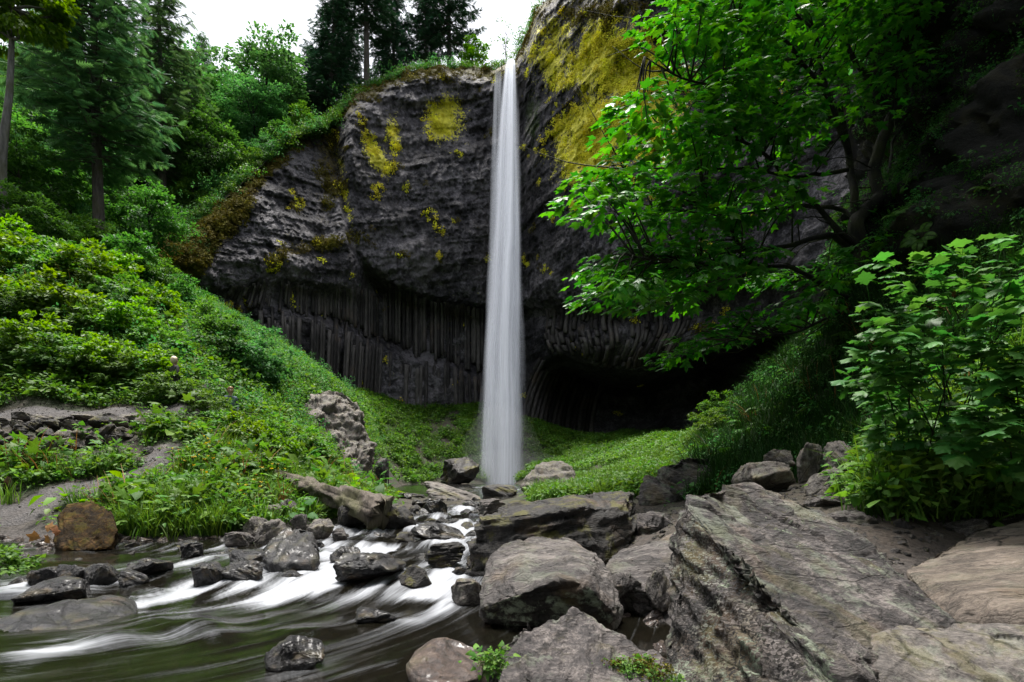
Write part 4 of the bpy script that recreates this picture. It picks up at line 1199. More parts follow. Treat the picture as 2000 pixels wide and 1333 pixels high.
def conifer(seed, h, crown0, lmax, lmat, bark, dens=1.0, droop=.35):
    rg = np.random.default_rng(seed)
    trunk = bez([(0, 0, -.8), (rg.normal() * .08, 0, h * .3), (rg.normal() * .15, rg.normal() * .1, h * .7), (0, 0, h)], 16)
    tb = MB(); tb.tube(trunk, np.linspace(h * .0165, .03, 16), 9)
    locs, dirs, nrms, scs = [], [], [], []
    z = h * crown0
    while z < h * .985:
        t = (z - h * crown0) / (h * (1 - crown0))
        n = max(3, int(round(rg.uniform(3.2, 5.4) * dens)))
        L0 = lmax * (1 - t) ** .75 * min(1, .55 + t * 3) + .35
        a0 = rg.uniform(0, 6.28)
        bx = np.interp(z, trunk[:, 2], trunk[:, 0]); by = np.interp(z, trunk[:, 2], trunk[:, 1])
        for i in range(n):
            if rg.uniform() < .10: continue
            a = a0 + i * 6.283 / n + rg.normal() * .25
            L = L0 * rg.uniform(.55, 1.18)
            dr = droop * rg.uniform(.6, 1.4) * (1 - .9 * t)
            s = np.linspace(0, 1, 7)
            rr = L * s
            zz = z + rg.normal() * .1 + L * (.18 * s * (0.4 + t * 1.5) - dr * s ** 1.4 + .20 * s ** 4)
            pts = np.stack([bx + rr * math.cos(a), by + rr * math.sin(a), zz], 1)
            if L > .9 : tb.tube(pts, np.linspace(.018 + .012 * L, .006, 7), 4)
            m = int(6 + L * 5.0)
            ss = rg.uniform(.16, 1, m) ** .8
            p = np.stack([np.interp(ss, s, pts[:, j]) for j in range(3)], 1)
            fwd = np.array([math.cos(a), math.sin(a), 0]); sd_ = np.array([-math.sin(a), math.cos(a), 0])
            sgn = rg.choice([-1, 1], m)
            d = fwd * rg.uniform(.35, .9, (m, 1)) + sd_ * (sgn * rg.uniform(.4, 1.0, m))[:, None] + rg.normal(size=(m, 3)) * .18
            d[:, 2] -= rg.uniform(.10, .50, m)
            locs.append(p); dirs.append(d); nrms.append(np.array([0, 0, 1.0]) + rg.normal(size=(m, 3)) * .35)
            scs.append(rg.uniform(.55, 1.1, m) * (.52 + .19 * L * (1 - ss * .5)))
        z += rg.uniform(.35, .60) * (h / 26) / dens ** .5
    loc, d, nr, sc = np.vstack(locs), np.vstack(dirs), np.vstack(nrms), np.concatenate(scs)
    V, T, a = bake(SPR, frames(d, nr), loc, sc, rg.uniform(0, 1, len(loc)))
    return tb.mesh('trunk', bark), mesh('crown', V, T, lmat, False, {'rnd': a})

def plant(name, pair, loc, rz, sc, label, cat, group=None, lean=(0, 0)):
    e = obj(name, None, loc=loc, rot=(lean[0], lean[1], rz), scale=sc)
    tag(e, label, cat, group)
    obj('trunk', pair[0], e); obj('crown', pair[1], e)
    return e

FIRS = [conifer(1, 26, .27, 4.9, M['fir'], M['bark_fir'], 1.6), conifer(2, 28, .15, 5.4, M['fir'], M['bark_fir'], 1.5), conifer(3, 26, .10, 5.0, M['fir_dark'], M['bark_fir'], 1.5), conifer(4, 24, .36, 3.8, M['fir_dark'], M['bark_fir'], 1.35), conifer(5, 16, .06, 3.4, M['fir_dark'], M['bark_fir'], 1.4, .25)]
BROAD = [broadleaf(11, 14, 4.6, .15, 120, 70, .42, M['bark_dark'], M['leaf_deep']), broadleaf(12, 12, 4.2, .12, 110, 70, .40, M['bark_dark'], M['leaf_mid']), broadleaf(13, 10, 3.8, .10, 100, 70, .36, M['bark_dark'], M['leaf_mid']), broadleaf(14, 15, 4.0, .28, 110, 70, .40, M['bark_pale'], M['leaf_lime'])]
SHRUB = [broadleaf(21, 3.2, 1.7, -.12, 70, 60, .20, M['bark_dark'], M['leaf_mid']), broadleaf(22, 2.8, 1.7, -.15, 70, 60, .19, M['bark_dark'], M['herb']), broadleaf(23, 2.4, 1.6, -.2, 60, 60, .17, M['bark_dark'], M['leaf_deep'])]
THIM = [broadleaf(31, 2.6, 1.55, -.25, 80, 34, .24, M['bark_dark'], M['leaf_lime'], PALM3), broadleaf(32, 2.2, 1.6, -.3, 80, 34, .22, M['bark_dark'], M['herb'], PALM3)]

def at(px, t): return hill(px, t)
def gpt(px, D):
    x = (px - 1000) * D / F
    return np.array([x, D, float(gz(np.array([x]), np.array([D]))[0])])

plant('conifer_tree', FIRS[0], gpt(196, 40), .4, 1.02, 'tall fir with a long bare grey trunk on the left slope', 'conifer tree', lean=(0, -.03))
plant('conifer_tree', FIRS[1], at(318, 8), 1.3, 1.15, 'tall spreading fir right behind the bare-trunked fir', 'conifer tree', lean=(0, -.02))
plant('conifer_tree', FIRS[1], gpt(110, 58), 2.1, 1.1, 'tall fir at upper left behind the pale trunk', 'conifer tree')
pl = broadleaf(15, 19, 2.5, .62, 80, 80, .34, M['bark_pale'], M['leaf_lime'])
plant('broadleaf_tree', pl, gpt(10, 34), .3, 1.0, 'pale-trunked lime green tree at the left edge', 'tree', lean=(0, .02))
TOPF = [(648, 9, 2, 1.0, 'dark broad fir leftmost of the firs on the clifftop'), (716, 5, 3, 1.35, 'dark fir with its straight trunk on the clifftop brow'), (768, 9, 2, .95, 'slim dark fir in the middle of the clifftop row'), (833, 9, 3, 1.05, 'thin fir with a bare pale stem on the clifftop'), (878, 10, 3, 1.4, 'dark fir next to the lime green tree on the clifftop'),
        (606, 16, 2, .75, 'dark fir lowest on the left end of the clifftop row'), (672, 20, 3, 1.3, 'tall dark fir behind the front clifftop firs'), (575, 22, 4, 1.05, 'feathery young fir against the sky left of the clifftop row'), (520, 26, 4, .95, 'small fir against the sky above the hillside trees')]
for (a, t, v, s, lb) in TOPF:
    plant('conifer_tree', FIRS[v], at(a, t), random.uniform(0, 6.28), s, lb, 'conifer tree', 'firs on the clifftop' if t < 20 else None)
lt = broadleaf(16, 9.5, 2.3, .12, 70, 60, .34, M['bark_dark'], M['leaf_lime'])
plant('broadleaf_tree', lt, at(925, 6), 1.0, 1.0, 'small lime green tree on the brow left of the waterfall lip', 'tree')
def bare(seed, h, n):
    rg = np.random.default_rng(seed)
    tb = MB(); tr_ = bez([(0, 0, -.5), (.15, 0, h * .4), (-.1, 0, h * .7), (.2, 0, h)], 12)
    tb.tube(tr_, np.linspace(.13, .02, 12), 6)
    tips = []
    for i in range(n):
        b = tr_[rg.integers(4, 12)]
        tip = b + np.array([rg.normal() * h * .16, rg.normal() * h * .12, abs(rg.normal()) * h * .14])
        limb_tubes(tb, rg, b, [tip], .035, 4); tips.append(tip)
    V, T, a = clump_leaves(rg, np.array(tips), (.5, .5, .3), 14, .26)
    return tb.mesh('trunk', M['bark_dark']), mesh('crown', V, T, M['leaf_mid'], False, {'rnd': a})
plant('sparse_tree', bare(41, 7.5, 16), at(988, 5), .2, 1, 'thin sparse sapling above the waterfall lip', 'tree')
plant('sparse_tree', bare(42, 5.5, 12), at(1014, 4), 1.2, 1, 'short sparse sapling against the right buttress brow', 'tree')
plant('sparse_tree', bare(43, 5.0, 14), at(966, 7), 2.2, 1, 'bent sparse sapling left of the waterfall lip', 'tree')
plant('broadleaf_tree', BROAD[2], at(1052, 10), 2.2, .45, 'small leafy tree peeking over the right buttress', 'tree')

rg = np.random.default_rng(3)
FL = 'dense green tree in the leafy forest wall of the left hillside'
n_f = 0
for i in range(400):
    a = rg.uniform(-260, 620); t = rg.uniform(1.5, 60) ** 1.0
    if a > 500 and t < 8: continue
    v = int(rg.choice([0, 0, 1, 1, 2, 3], p=[.25, .2, .2, .2, .15, .0]))
    s = rg.uniform(.6, 1.05) * (1 if t < 12 else 1.35)
    p = at(a, t)
    if any((p[0] - q[0]) ** 2 + (p[1] - q[1]) ** 2 < 13 for q in STONES[-n_f:] if n_f): continue
    STONES.append((p[0], p[1], 0)); n_f += 1
    plant('broadleaf_tree', BROAD[v], p, rg.uniform(0, 6.28), s, FL, 'tree', 'forest on the left hillside')
    if n_f > 66: break
for i in range(16):
    a = rg.uniform(-200, 560); t = rg.uniform(20, 85)
    plant('conifer_tree', FIRS[int(rg.integers(1, 3))], at(a, t), rg.uniform(0, 6.28), rg.uniform(.75, 1.05), 'fir standing among the leafy trees far up the left hillside', 'conifer tree', 'firs on the left hillside')
# mid slope trees in front of the forest wall
for (a, D, v, s, lb) in ((90, 46, 2, .85, 'slender leafy tree left of the bare fir trunk'), (40, 38, 1, .62, 'pale green bushy tree at the left edge below the pale trunk'), (290, 50, 2, .75, 'leafy tree right of the bare fir trunk'), (140, 50, 0, .7, 'deep green tree behind the slender leafy tree'), (-40, 40, 1, .8, 'leafy tree cut by the left edge')):
    plant('broadleaf_tree', BROAD[v], gpt(a, D), random.uniform(0, 6), s, lb, 'tree')
# shrubs along the mossy shoulder edge
ORD = 'first second third fourth fifth sixth seventh eighth ninth tenth eleventh twelfth thirteenth fourteenth fifteenth sixteenth seventeenth eighteenth nineteenth twentieth'.split()
EDG = [(330, 7), (385, 6), (420, 4.5), (455, 4), (490, 2.5), (520, 3), (548, 3), (405, 7), (470, 7), (530, 8), (590, 4), (630, 3), (670, 3), (700, 2.5), (740, 2.5), (780, 3), (800, 2.5), (855, 3), (890, 3.5), (940, 4)]
for i, (a, t) in enumerate(EDG):
    plant('shrub', SHRUB[i % 3], at(a, t), random.uniform(0, 6), random.uniform(.8, 1.35) if a < 600 else random.uniform(.5, .8), f'{ORD[sorted(EDG).index((a, t))]} leafy shrub from the left along the brow of the cliff', 'shrub', 'shrubs on the cliff brow')
# thickets on the left bank
TH = [(-60, 19.9, .80), (10, 19.6, .72), (75, 19.6, .70), (135, 19.5, .66), (195, 19.6, .62), (250, 19.7, .58), (300, 19.6, .50), (335, 18.75, .52), (-30, 22.3, .85), (50, 22.2, .85), (120, 22.4, .80), (190, 22.5, .75), (255, 22.5, .70), (310, 22.3, .62), (0, 25.5, .9), (90, 25.8, .9), (170, 26, .85), (240, 26, .8), (300, 26, .7), (-90, 24, .95), (30, 29, .9), (130, 29.5, .9), (220, 30, .8), (365, 18.9, .32)]
def thl(i):
    row = lambda D: 0 if D < 21 else 1 if D < 24.5 else 2 if D < 28 else 3
    r = row(TH[i][1]); k_ = sorted(q for q in TH if row(q[1]) == r).index(TH[i])
    return f'{ORD[k_]} bush from the left in the {["front", "second", "third", "rearmost"][r]} row of the bright thicket above the path'
for i, (a, D, s) in enumerate(TH):
    plant('bramble_bush', THIM[i % 2], gpt(a, D), random.uniform(0, 6), s, thl(i), 'bush', 'thicket above the path')
MS = [(400, 30, 1, .7), (450, 33, 2, .75), (360, 33, 0, .7), (300, 34, 1, .8), (250, 33, 0, 1.0), (480, 27, 2, 1.1), (500, 28, 2, .9), (430, 26, 0, .8), (200, 36, 0, .9), (130, 36, 1, 1.0), (60, 33, 0, 1.1)]
for i, (a, D, v, s) in enumerate(MS):
    plant('shrub', SHRUB[v], gpt(a, D), random.uniform(0, 6), s, 'rounded green shrub on the talus slope left of the cliff', 'shrub', 'shrubs on the left talus slope')
NB = [(405, 18.6, .42, 1), (440, 18.0, .45, 1), (475, 17.6, .45, 0), (500, 18.6, .5, 1), (530, 19.0, .5, 1), (560, 20, .5, 1), (590, 21, .5, 1), (420, 20.3, .4, 1), (620, 21.5, .5, 1), (650, 22, .45, 1), (545, 17.5, .4, 0)]
for i, (a, D, s, v) in enumerate(NB):
    plant('bramble_bush', THIM[v], gpt(a, D), random.uniform(0, 6), s, f'{ORD[sorted(NB).index((a, D, s, v))]} low bush from the left on the bank between path and outcrop', 'bush', 'low bushes right of the path')

# ------------------------------------------------------------------ uncountable ground cover (instances of small plants)
LIB = {}
def lib(name, variants):
    c = bpy.data.collections.new(name)
    for i, me in enumerate(variants):
        c.objects.link(bpy.data.objects.new(f'{name}_plant', me))
    LIB[name] = c
def fern_mesh(seed, n=9, L=.85):
    rg = np.random.default_rng(seed)
    locs, dirs, nr, sc = [], [], [], []
    mb = MB()
    for i in range(n):
        a = i * 6.283 / n + rg.normal() * .2; l = L * rg.uniform(.7, 1.15)
        s = np.linspace(0, 1, 8)
        pts = np.stack([math.cos(a) * l * s * .85, math.sin(a) * l * s * .85, l * (.95 * s - .85 * s ** 2.2)], 1)
        mb.tube(pts, np.linspace(.008, .002, 8), 3)
        m = 18
        ss = np.linspace(.14, .98, m)
        p = np.stack([np.interp(ss, s, pts[:, j]) for j in range(3)], 1)
        tg = np.stack([np.interp(ss, s, np.gradient(pts[:, j])) for j in range(3)], 1); tg = unit(tg)
        sd_ = np.array([-math.sin(a), math.cos(a), 0])
        for sg in (-1, 1):
            locs.append(p); dirs.append(sd_ * sg + tg * .45 - np.array([0, 0, .12])); nr.append(np.cross(sd_, tg) * -1 + rg.normal(size=(m, 3)) * .12)
            sc.append(l * .26 * np.sin(np.clip(ss * 1.05, 0, 1) * 3.1) ** .7 + .01)
    V, T, a = bake(leaf_oval(.13, .02, .1), frames(np.vstack(dirs), np.abs(np.vstack(nr))), np.vstack(locs), np.concatenate(sc), rg.uniform(0, 1, sum(map(len, locs))))
    mb.add(V, None, T, a)
    return mb.mesh('fern', M['fern'], False)
def grass_mesh(seed, n=34, L=.5, mat='grass'):
    rg = np.random.default_rng(seed)
    mb = MB()
    for i in range(n):
        a = rg.uniform(0, 6.28); l = L * rg.uniform(.5, 1.2); b = rg.uniform(.1, .8)
        o = rg.normal(size=2) * .10
        s = np.linspace(0, 1, 5)
        c = np.stack([o[0] + math.cos(a) * l * b * s ** 1.8, o[1] + math.sin(a) * l * b * s ** 1.8, l * (s - .35 * b * s ** 2.5)], 1)
        w = (.010 * (1 - s ** 2) + .001)[:, None] * np.array([-math.sin(a), math.cos(a), 0])
        V = np.vstack([c - w, c + w])
        i_ = np.arange(4)
        mb.add(V, np.stack([i_, i_ + 1, i_ + 6, i_ + 5], 1), None, np.full(10, rg.uniform()))
    return mb.mesh('grass_tuft', M[mat], False)
def herb_mesh(seed, n=26, size=.13, rad=.32, hh=.35, tmpl=OV, mat='herb', flowers=0):
    rg = np.random.default_rng(seed)
    mb = MB()
    loc = np.stack([rg.normal(size=n) * rad * .5, rg.normal(size=n) * rad * .5, rg.uniform(.2, 1, n) * hh], 1)
    o = unit(loc * [1, 1, .2]) + rg.normal(size=(n, 3)) * .4; o[:, 2] -= .2
    V, T, a = bake(tmpl, frames(o, np.array([0, 0, 1.0]) + rg.normal(size=(n, 3)) * .35), loc, rg.uniform(.6, 1.25, n) * size, rg.uniform(0, 1, n))
    mb.add(V, None, T, a)
    for i in range(0, n, 2):
        mb.tube(np.array([[loc[i, 0] * .3, loc[i, 1] * .3, -.05], loc[i] * [.8, .8, .7], loc[i]]), [.006, .004, .002], 3)
    me = mb.mesh('herb', M[mat], False)
    if flowers:
        pass
    return me
def sprig_mesh(seed, n=90, rad=.5, hh=.6, size=.085, mat='leaf_mid'):
    rg = np.random.default_rng(seed)
    c = np.stack([rg.normal(size=8) * rad * .45, rg.normal(size=8) * rad * .45, rg.uniform(.25, 1, 8) * hh], 1)
    V, T, a = clump_leaves(rg, c, (rad * .4, rad * .4, hh * .22), n // 8, size)
    return mesh('sprig', V, T, M[mat], False, {'rnd': a})
lib('fern', [fern_mesh(1), fern_mesh(2, 7, 1.0), fern_mesh(3, 11, .7)])
lib('grass', [grass_mesh(1), grass_mesh(2, 40, .65), grass_mesh(3, 26, .4)])
lib('shadegrass', [grass_mesh(4, 34, .5, 'grass_shaded'), grass_mesh(5, 40, .65, 'grass_shaded')])
lib('herb', [herb_mesh(1), herb_mesh(2, 20, .17, .35, .45, PALM3), herb_mesh(3, 34, .09, .35, .25), herb_mesh(4, 30, .11, .3, .5, OVN)])
lib('sprig', [sprig_mesh(1), sprig_mesh(2, 100, .6, .45, .10, 'herb'), sprig_mesh(3, 90, .5, .7, .09, 'leaf_deep')])
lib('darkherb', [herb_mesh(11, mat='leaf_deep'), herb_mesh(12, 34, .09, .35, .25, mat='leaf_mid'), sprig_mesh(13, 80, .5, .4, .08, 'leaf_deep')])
lib('moss', [sprig_mesh(21, 70, .4, .18, .15, 'mossy'), sprig_mesh(22, 60, .3, .14, .13, 'mossy')])
lib('bigleaf', [herb_mesh(41, 9, .34, .5, .55, PALM3, 'leaf_mid'), herb_mesh(42, 11, .28, .45, .7, PALM, 'herb'), herb_mesh(43, 8, .30, .5, .4, OV, 'leaf_lime')])
lib('drystem', [grass_mesh(44, 7, 1.0, 'deadleaf'), grass_mesh(45, 5, .8, 'deadleaf')])
lib('flower', [mesh('flower', *(lambda r: (r[0], r[1]))(clump_leaves(np.random.default_rng(5), np.array([[0, 0, .35], [.15, .1, .42], [-.12, .1, .38]]), (.02, .02, .01), 6, .035)), M['yellow'], False, {'rnd': np.random.default_rng(1).uniform(0, 1, 18 * 8)})])
lib('lichen', [sprig_mesh(24, 60, .35, .14, .13, 'lichen'), sprig_mesh(25, 50, .3, .12, .12, 'lichen')])

def scatter(name, pts, libname, label, cat, smin=.7, smax=1.3, tilt=.25, normals=None, seed=0):
    rg = np.random.default_rng(seed + 900)
    n = len(pts)
    m = bpy.data.meshes.new(name)
    m.vertices.add(n); m.vertices.foreach_set('co', np.asarray(pts, np.float32).ravel())
    if normals is None:
        rot = np.stack([rg.normal(size=n) * tilt * .6, rg.normal(size=n) * tilt * .6, rg.uniform(0, 6.28, n)], 1)
    else:
        rot = np.array([(Vector(v).to_track_quat('Z', 'Y') @ Matrix.Rotation(a, 3, 'Z').to_quaternion()).to_euler()[:] for v, a in zip(normals, rg.uniform(0, 6.28, n))])
    m.attributes.new('rot', 'FLOAT_VECTOR', 'POINT').data.foreach_set('vector', rot.astype(np.float32).ravel())
    m.attributes.new('scl', 'FLOAT', 'POINT').data.foreach_set('value', rg.uniform(smin, smax, n).astype(np.float32))
    nvar = len(LIB[libname].objects)
    m.attributes.new('idx', 'INT', 'POINT').data.foreach_set('value', rg.integers(0, nvar, n).astype(np.int32))
    o = obj(name, m)
    g = bpy.data.node_groups.new(name, 'GeometryNodeTree')
    g.interface.new_socket('Geometry', in_out='INPUT', socket_type='NodeSocketGeometry')
    g.interface.new_socket('Geometry', in_out='OUTPUT', socket_type='NodeSocketGeometry')
    gi, go = g.nodes.new('NodeGroupInput'), g.nodes.new('NodeGroupOutput')
    ci = g.nodes.new('GeometryNodeCollectionInfo'); ci.inputs['Collection'].default_value = LIB[libname]
    ci.inputs['Separate Children'].default_value = True; ci.inputs['Reset Children'].default_value = True
    ip = g.nodes.new('GeometryNodeInstanceOnPoints'); ip.inputs['Pick Instance'].default_value = True
    def na(nm, ty):
        a = g.nodes.new('GeometryNodeInputNamedAttribute'); a.data_type = ty; a.inputs['Name'].default_value = nm
        return a.outputs['Attribute']
    g.links.new(gi.outputs[0], ip.inputs['Points']); g.links.new(ci.outputs[0], ip.inputs['Instance'])
    g.links.new(na('idx', 'INT'), ip.inputs['Instance Index']); g.links.new(na('rot', 'FLOAT_VECTOR'), ip.inputs['Rotation']); g.links.new(na('scl', 'FLOAT'), ip.inputs['Scale'])
    g.links.new(ip.outputs[0], go.inputs[0])
    md = o.modifiers.new('scatter', 'NODES'); md.node_group = g
    tag(o, label, cat, None, 'stuff')
    return o

def inpoly(x, y, poly):
    p = np.array(poly, float); r = np.zeros(len(x), bool); j = len(p) - 1
    for i in range(len(p)):
        c = ((p[i, 1] > y) != (p[j, 1] > y)) & (x < (p[j, 0] - p[i, 0]) * (y - p[i, 1]) / (p[j, 1] - p[i, 1] + 1e-12) + p[i, 0])
        r ^= c; j = i
    return r

def spots(poly, per_m2, seed, patch=.0, keep_trail=.5, zmin=.12, stones=True):
    """points on the ground inside a (px, D) polygon at a density per square metre"""
    rg = np.random.default_rng(seed)
    p = np.array(poly, float)
    a0, a1, d0, d1 = p[:, 0].min(), p[:, 0].max(), p[:, 1].min(), p[:, 1].max()
    area = (a1 - a0) / F * (d1 ** 2 - d0 ** 2) / 2
    n = int(area * per_m2)
    D = np.sqrt(rg.uniform(d0 ** 2, d1 ** 2, n)); a = rg.uniform(a0, a1, n)
    ok = inpoly(a, D, poly)
    a, D = a[ok], D[ok]
    x = (a - 1000) * D / F
    z = gz(x, D)
    ok = (z > zw(x, D) + zmin) & (trail_dist(x, D) > keep_trail)
    led = (a > -200) & (a < 285) & (D > 14.8) & (D < 16.7)
    ok &= ~(led & (rg.uniform(size=len(x)) < .93))
    low = (a > -250) & (a < 215) & (D > 11) & (D < 13.5)
    ok &= ~(low & (rg.uniform(size=len(x)) < .88))
    if patch: ok &= fbm(np.stack([x * .5, D * .5, 0 * x + seed], 1), 3, seed) > patch - 1
    if stones:
        for q in STONES:
            if q[2] > 0: ok &= (x - q[0]) ** 2 + (D - q[1]) ** 2 > (q[2] * .42) ** 2
    return np.stack([x, D, z - .03], 1)[ok]

LB = [(-250, 11.2), (330, 11.2), (450, 11.7), (640, 12.4), (760, 15), (760, 22), (700, 24), (560, 24), (420, 17.5), (-250, 15.8)]
scatter('fern_cover', np.vstack([spots(LB, 1.5, 1), spots([(-250, 18), (420, 19), (560, 20), (700, 24), (640, 34), (300, 30), (-250, 30)], .5, 2)]), 'fern', 'sword ferns on the left bank', 'ferns', .5, 1.0)
scatter('grass_cover', np.vstack([spots(LB, 9, 3), spots([(230, 11), (450, 11.2), (450, 12.6), (230, 12.8)], 60, 4, zmin=.02)]), 'grass', 'grass tufts on the left bank', 'grass', .6, 1.2)
scatter('herb_cover', np.vstack([spots(LB, 26, 5, .75), spots([(220, 11.1), (460, 11.3), (460, 13.4), (300, 13.6), (230, 12.8)], 40, 6)]), 'herb', 'small leafy herbs on the left bank', 'herbs', .6, 1.25)
scatter('mound_ferns', spots([(1040, 17.5), (1250, 14.5), (1330, 15.5), (1400, 20), (1430, 28), (1330, 30), (1150, 26)], 1.2, 63), 'fern', 'ferns on the mound right of the waterfall', 'ferns', .4, .8)
scatter('broad_leaf_cover', np.vstack([spots(LB, 2.2, 64), spots([(-250, 18), (420, 19), (560, 20), (700, 24), (640, 34), (300, 30), (-250, 30)], 1.2, 65)]), 'bigleaf', 'broad leaved plants on the left bank', 'plants', .6, 1.3)
scatter('dry_stem_cover', np.vstack([spots(LB, 1.6, 66), spots([(-250, 18), (420, 19), (560, 20), (700, 24), (640, 34), (300, 30), (-250, 30)], .8, 67), spots([(1330, 13), (1500, 11.5), (1720, 10.5), (1760, 8.5), (2200, 7.5), (2000, 12), (1500, 22)], 1.2, 68)]), 'drystem', 'dry brown stems on the banks', 'stems', .6, 1.4)
scatter('flower_cover', spots([(300, 12), (480, 12), (560, 16), (360, 17)], 5, 7), 'flower', 'tiny yellow flowers on the left bank', 'flowers', .8, 1.3)
LS = [(-300, 18.6), (360, 19.6), (480, 20), (640, 21), (720, 30), (740, 56), (560, 58), (330, 58), (-300, 58)]
scatter('slope_cover', spots(LS, 7.0, 8), 'sprig', 'green brush covering the left talus slope', 'brush', .6, 1.45)
scatter('slope_herbs', spots(LS, 6, 9), 'herb', 'leafy herbs covering the left talus slope', 'herbs', .8, 1.7)
BA = [(690, 40), (700, 74), (760, 84), (1000, 86), (1200, 84), (1420, 70), (1420, 50), (1250, 42), (1100, 52), (960, 66), (860, 62), (760, 52)]
scatter('basin_cover', spots(BA, 7.5, 10, .7), 'herb', 'low green plants on the apron below the cliff', 'plants', .9, 2.0)
scatter('basin_brush', spots(BA, 6, 12, .8), 'herb', 'bright green brush on the apron below the cliff', 'brush', .9, 1.9)
GM = [(1040, 17.5), (1250, 14.5), (1330, 15.5), (1400, 20), (1430, 28), (1330, 30), (1150, 26), (1040, 23)]
scatter('mound_grass', spots(GM, 24, 13), 'grass', 'bright grass on the mound right of the waterfall', 'grass', .6, 1.15)
scatter('mound_herbs', spots(GM, 36, 14), 'herb', 'bright herbs on the mound right of the waterfall', 'herbs', .6, 1.2)
RS = [(1330, 13), (1500, 11.5), (1720, 10.5), (1760, 8.5), (2200, 7.5), (2300, 13), (1950, 15), (1750, 18), (1640, 20), (1500, 25), (1380, 28)]
scatter('right_slope_grass', spots(RS, 18, 15), 'shadegrass', 'long grass on the shaded right slope', 'grass', .7, 1.5)
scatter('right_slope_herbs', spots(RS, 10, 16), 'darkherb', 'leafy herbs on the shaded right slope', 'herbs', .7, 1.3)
scatter('right_slope_ferns', spots(RS, 1.2, 17), 'fern', 'ferns on the shaded right slope', 'ferns', .5, 1.0)
scatter('path_bank_cover', spots([(-250, 17.2), (360, 18.3), (380, 20), (-250, 20)], 22, 61, keep_trail=.6), 'herb', 'herbs on the bank behind the upper path', 'herbs', .7, 1.4)
NR = [(1700, 7.6), (1760, 6.9), (2000, 7.2), (2250, 6.2), (2250, 9.5), (1720, 9.8)]
scatter('right_bank_grass', spots(NR, 42, 18), 'grass', 'long bright grass at the edge of the bare dirt', 'grass', .7, 1.4)
scatter('right_bank_herbs', spots(NR, 55, 19), 'herb', 'mixed leafy herbs at the edge of the bare dirt', 'herbs', .8, 1.7)
scatter('right_bank_ferns', spots(NR, 2.5, 20), 'fern', 'ferns at the edge of the bare dirt', 'ferns', .5, .8)
# hill floor
hpnt = []
rg = np.random.default_rng(31)
for i in range(5200):
    a = rg.uniform(-300, 1060); t = rg.uniform(0, 1) ** 1.5 * 45
    if a > 820 and t > 12: continue
    hpnt.append(hill(a, t) - [0, 0, .1])
scatter('forest_floor_cover', np.array(hpnt), 'sprig', 'green undergrowth on the wooded hillside', 'undergrowth', 1.2, 2.8)
# moss cushions and lichen standing off the cliff
me = cl.data
nv_ = len(me.vertices)
co_ = np.empty(nv_ * 3, np.float32); me.vertices.foreach_get('co', co_); co_ = co_.reshape(-1, 3)
nn_ = np.empty(nv_ * 3, np.float32); me.vertices.foreach_get('normal', nn_); nn_ = nn_.reshape(-1, 3)
rg = np.random.default_rng(41)
mk = fbm(co_ * .5, 4, 51)
pm = np.clip(br - .35 + .45 * mk, 0, 1) * (rg.uniform(size=nv_) < .22)
sel = rg.uniform(size=nv_) < pm
scatter('cliff_moss', co_[sel], 'moss', 'brown moss cushions on the shoulder of the cliff', 'moss', .8, 2.0, normals=nn_[sel])
pm = np.clip(yl - .55 + .75 * mk, 0, 1) * .14
sel = rg.uniform(size=nv_) < pm
scatter('cliff_lichen', co_[sel], 'lichen', 'yellow lichen tufts on the cliff face', 'lichen', .8, 2.0, normals=nn_[sel])
sel = rg.uniform(size=nv_) < np.clip(br * smooth((600 - px) / 200) - .55 + .5 * fbm(co_ * .3, 3, 58), 0, 1) * .10
scatter('cliff_greenery', co_[sel], 'darkherb', 'small green plants growing on the mossy shoulder', 'plants', .6, 1.4)

# loose pebbles, chips and litter on the bare ground
LIBP = bpy.data.collections.new('pebble')
for i in range(6): LIBP.objects.link(bpy.data.objects.new('pebble', stone_mesh(i, ('basalt', 'slate_flat', 'mossrock')[i % 3])))
LIB['pebble'] = LIBP
DIRT = [(1560, 7.2), (1640, 6.2), (1780, 5.6), (1900, 6.2), (2250, 6.4), (2250, 7.4), (1900, 7.6), (1700, 9.2), (1480, 11), (1400, 10)]
peb = np.vstack([spots(DIRT, 110, 71, stones=False), spots([(-200, 11), (640, 11.2), (760, 14), (760, 24), (900, 24), (640, 12.2), (-200, 12.5)], 25, 72, stones=False, keep_trail=.3, zmin=-.05), spots([(1050, 6), (1330, 6), (1450, 12), (1000, 14)], 60, 73, stones=False, zmin=-.2), spots([(760, 40), (1040, 40), (1080, 68), (800, 68)], 3, 74, zmin=-.2)])
scatter('pebbles', peb, 'pebble', 'loose pebbles and chips on the bare ground', 'pebbles', .02, .13, .6)
pt = spots([(-200, 12), (330, 12), (400, 22), (-200, 19)], 30, 75, keep_trail=-1)
pt = pt[trail_dist(pt[:, 0], pt[:, 1]) < .75] + [0, 0, .07]
scatter('path_gravel', pt, 'pebble', 'loose gravel on the footpath', 'gravel', .015, .06, .6)
LIBB = bpy.data.collections.new('bedstone')
for i in range(5): LIBB.objects.link(bpy.data.objects.new('bed_stone', stone_mesh(i, 'brownwet')))
LIB['bedstone'] = LIBB
rg = np.random.default_rng(76)
D = np.sqrt(rg.uniform(3.5 ** 2, 12 ** 2, 2600)); a = rg.uniform(-150, 1300, 2600); x = (a - 1000) * D / F; z = gz(x, D)
okk = z < zw(x, D) - .02
scatter('bed_stones', np.stack([x, D, z + .02], 1)[okk], 'bedstone', 'brown stones on the stream bed under water', 'pebbles', .08, .3, .6)

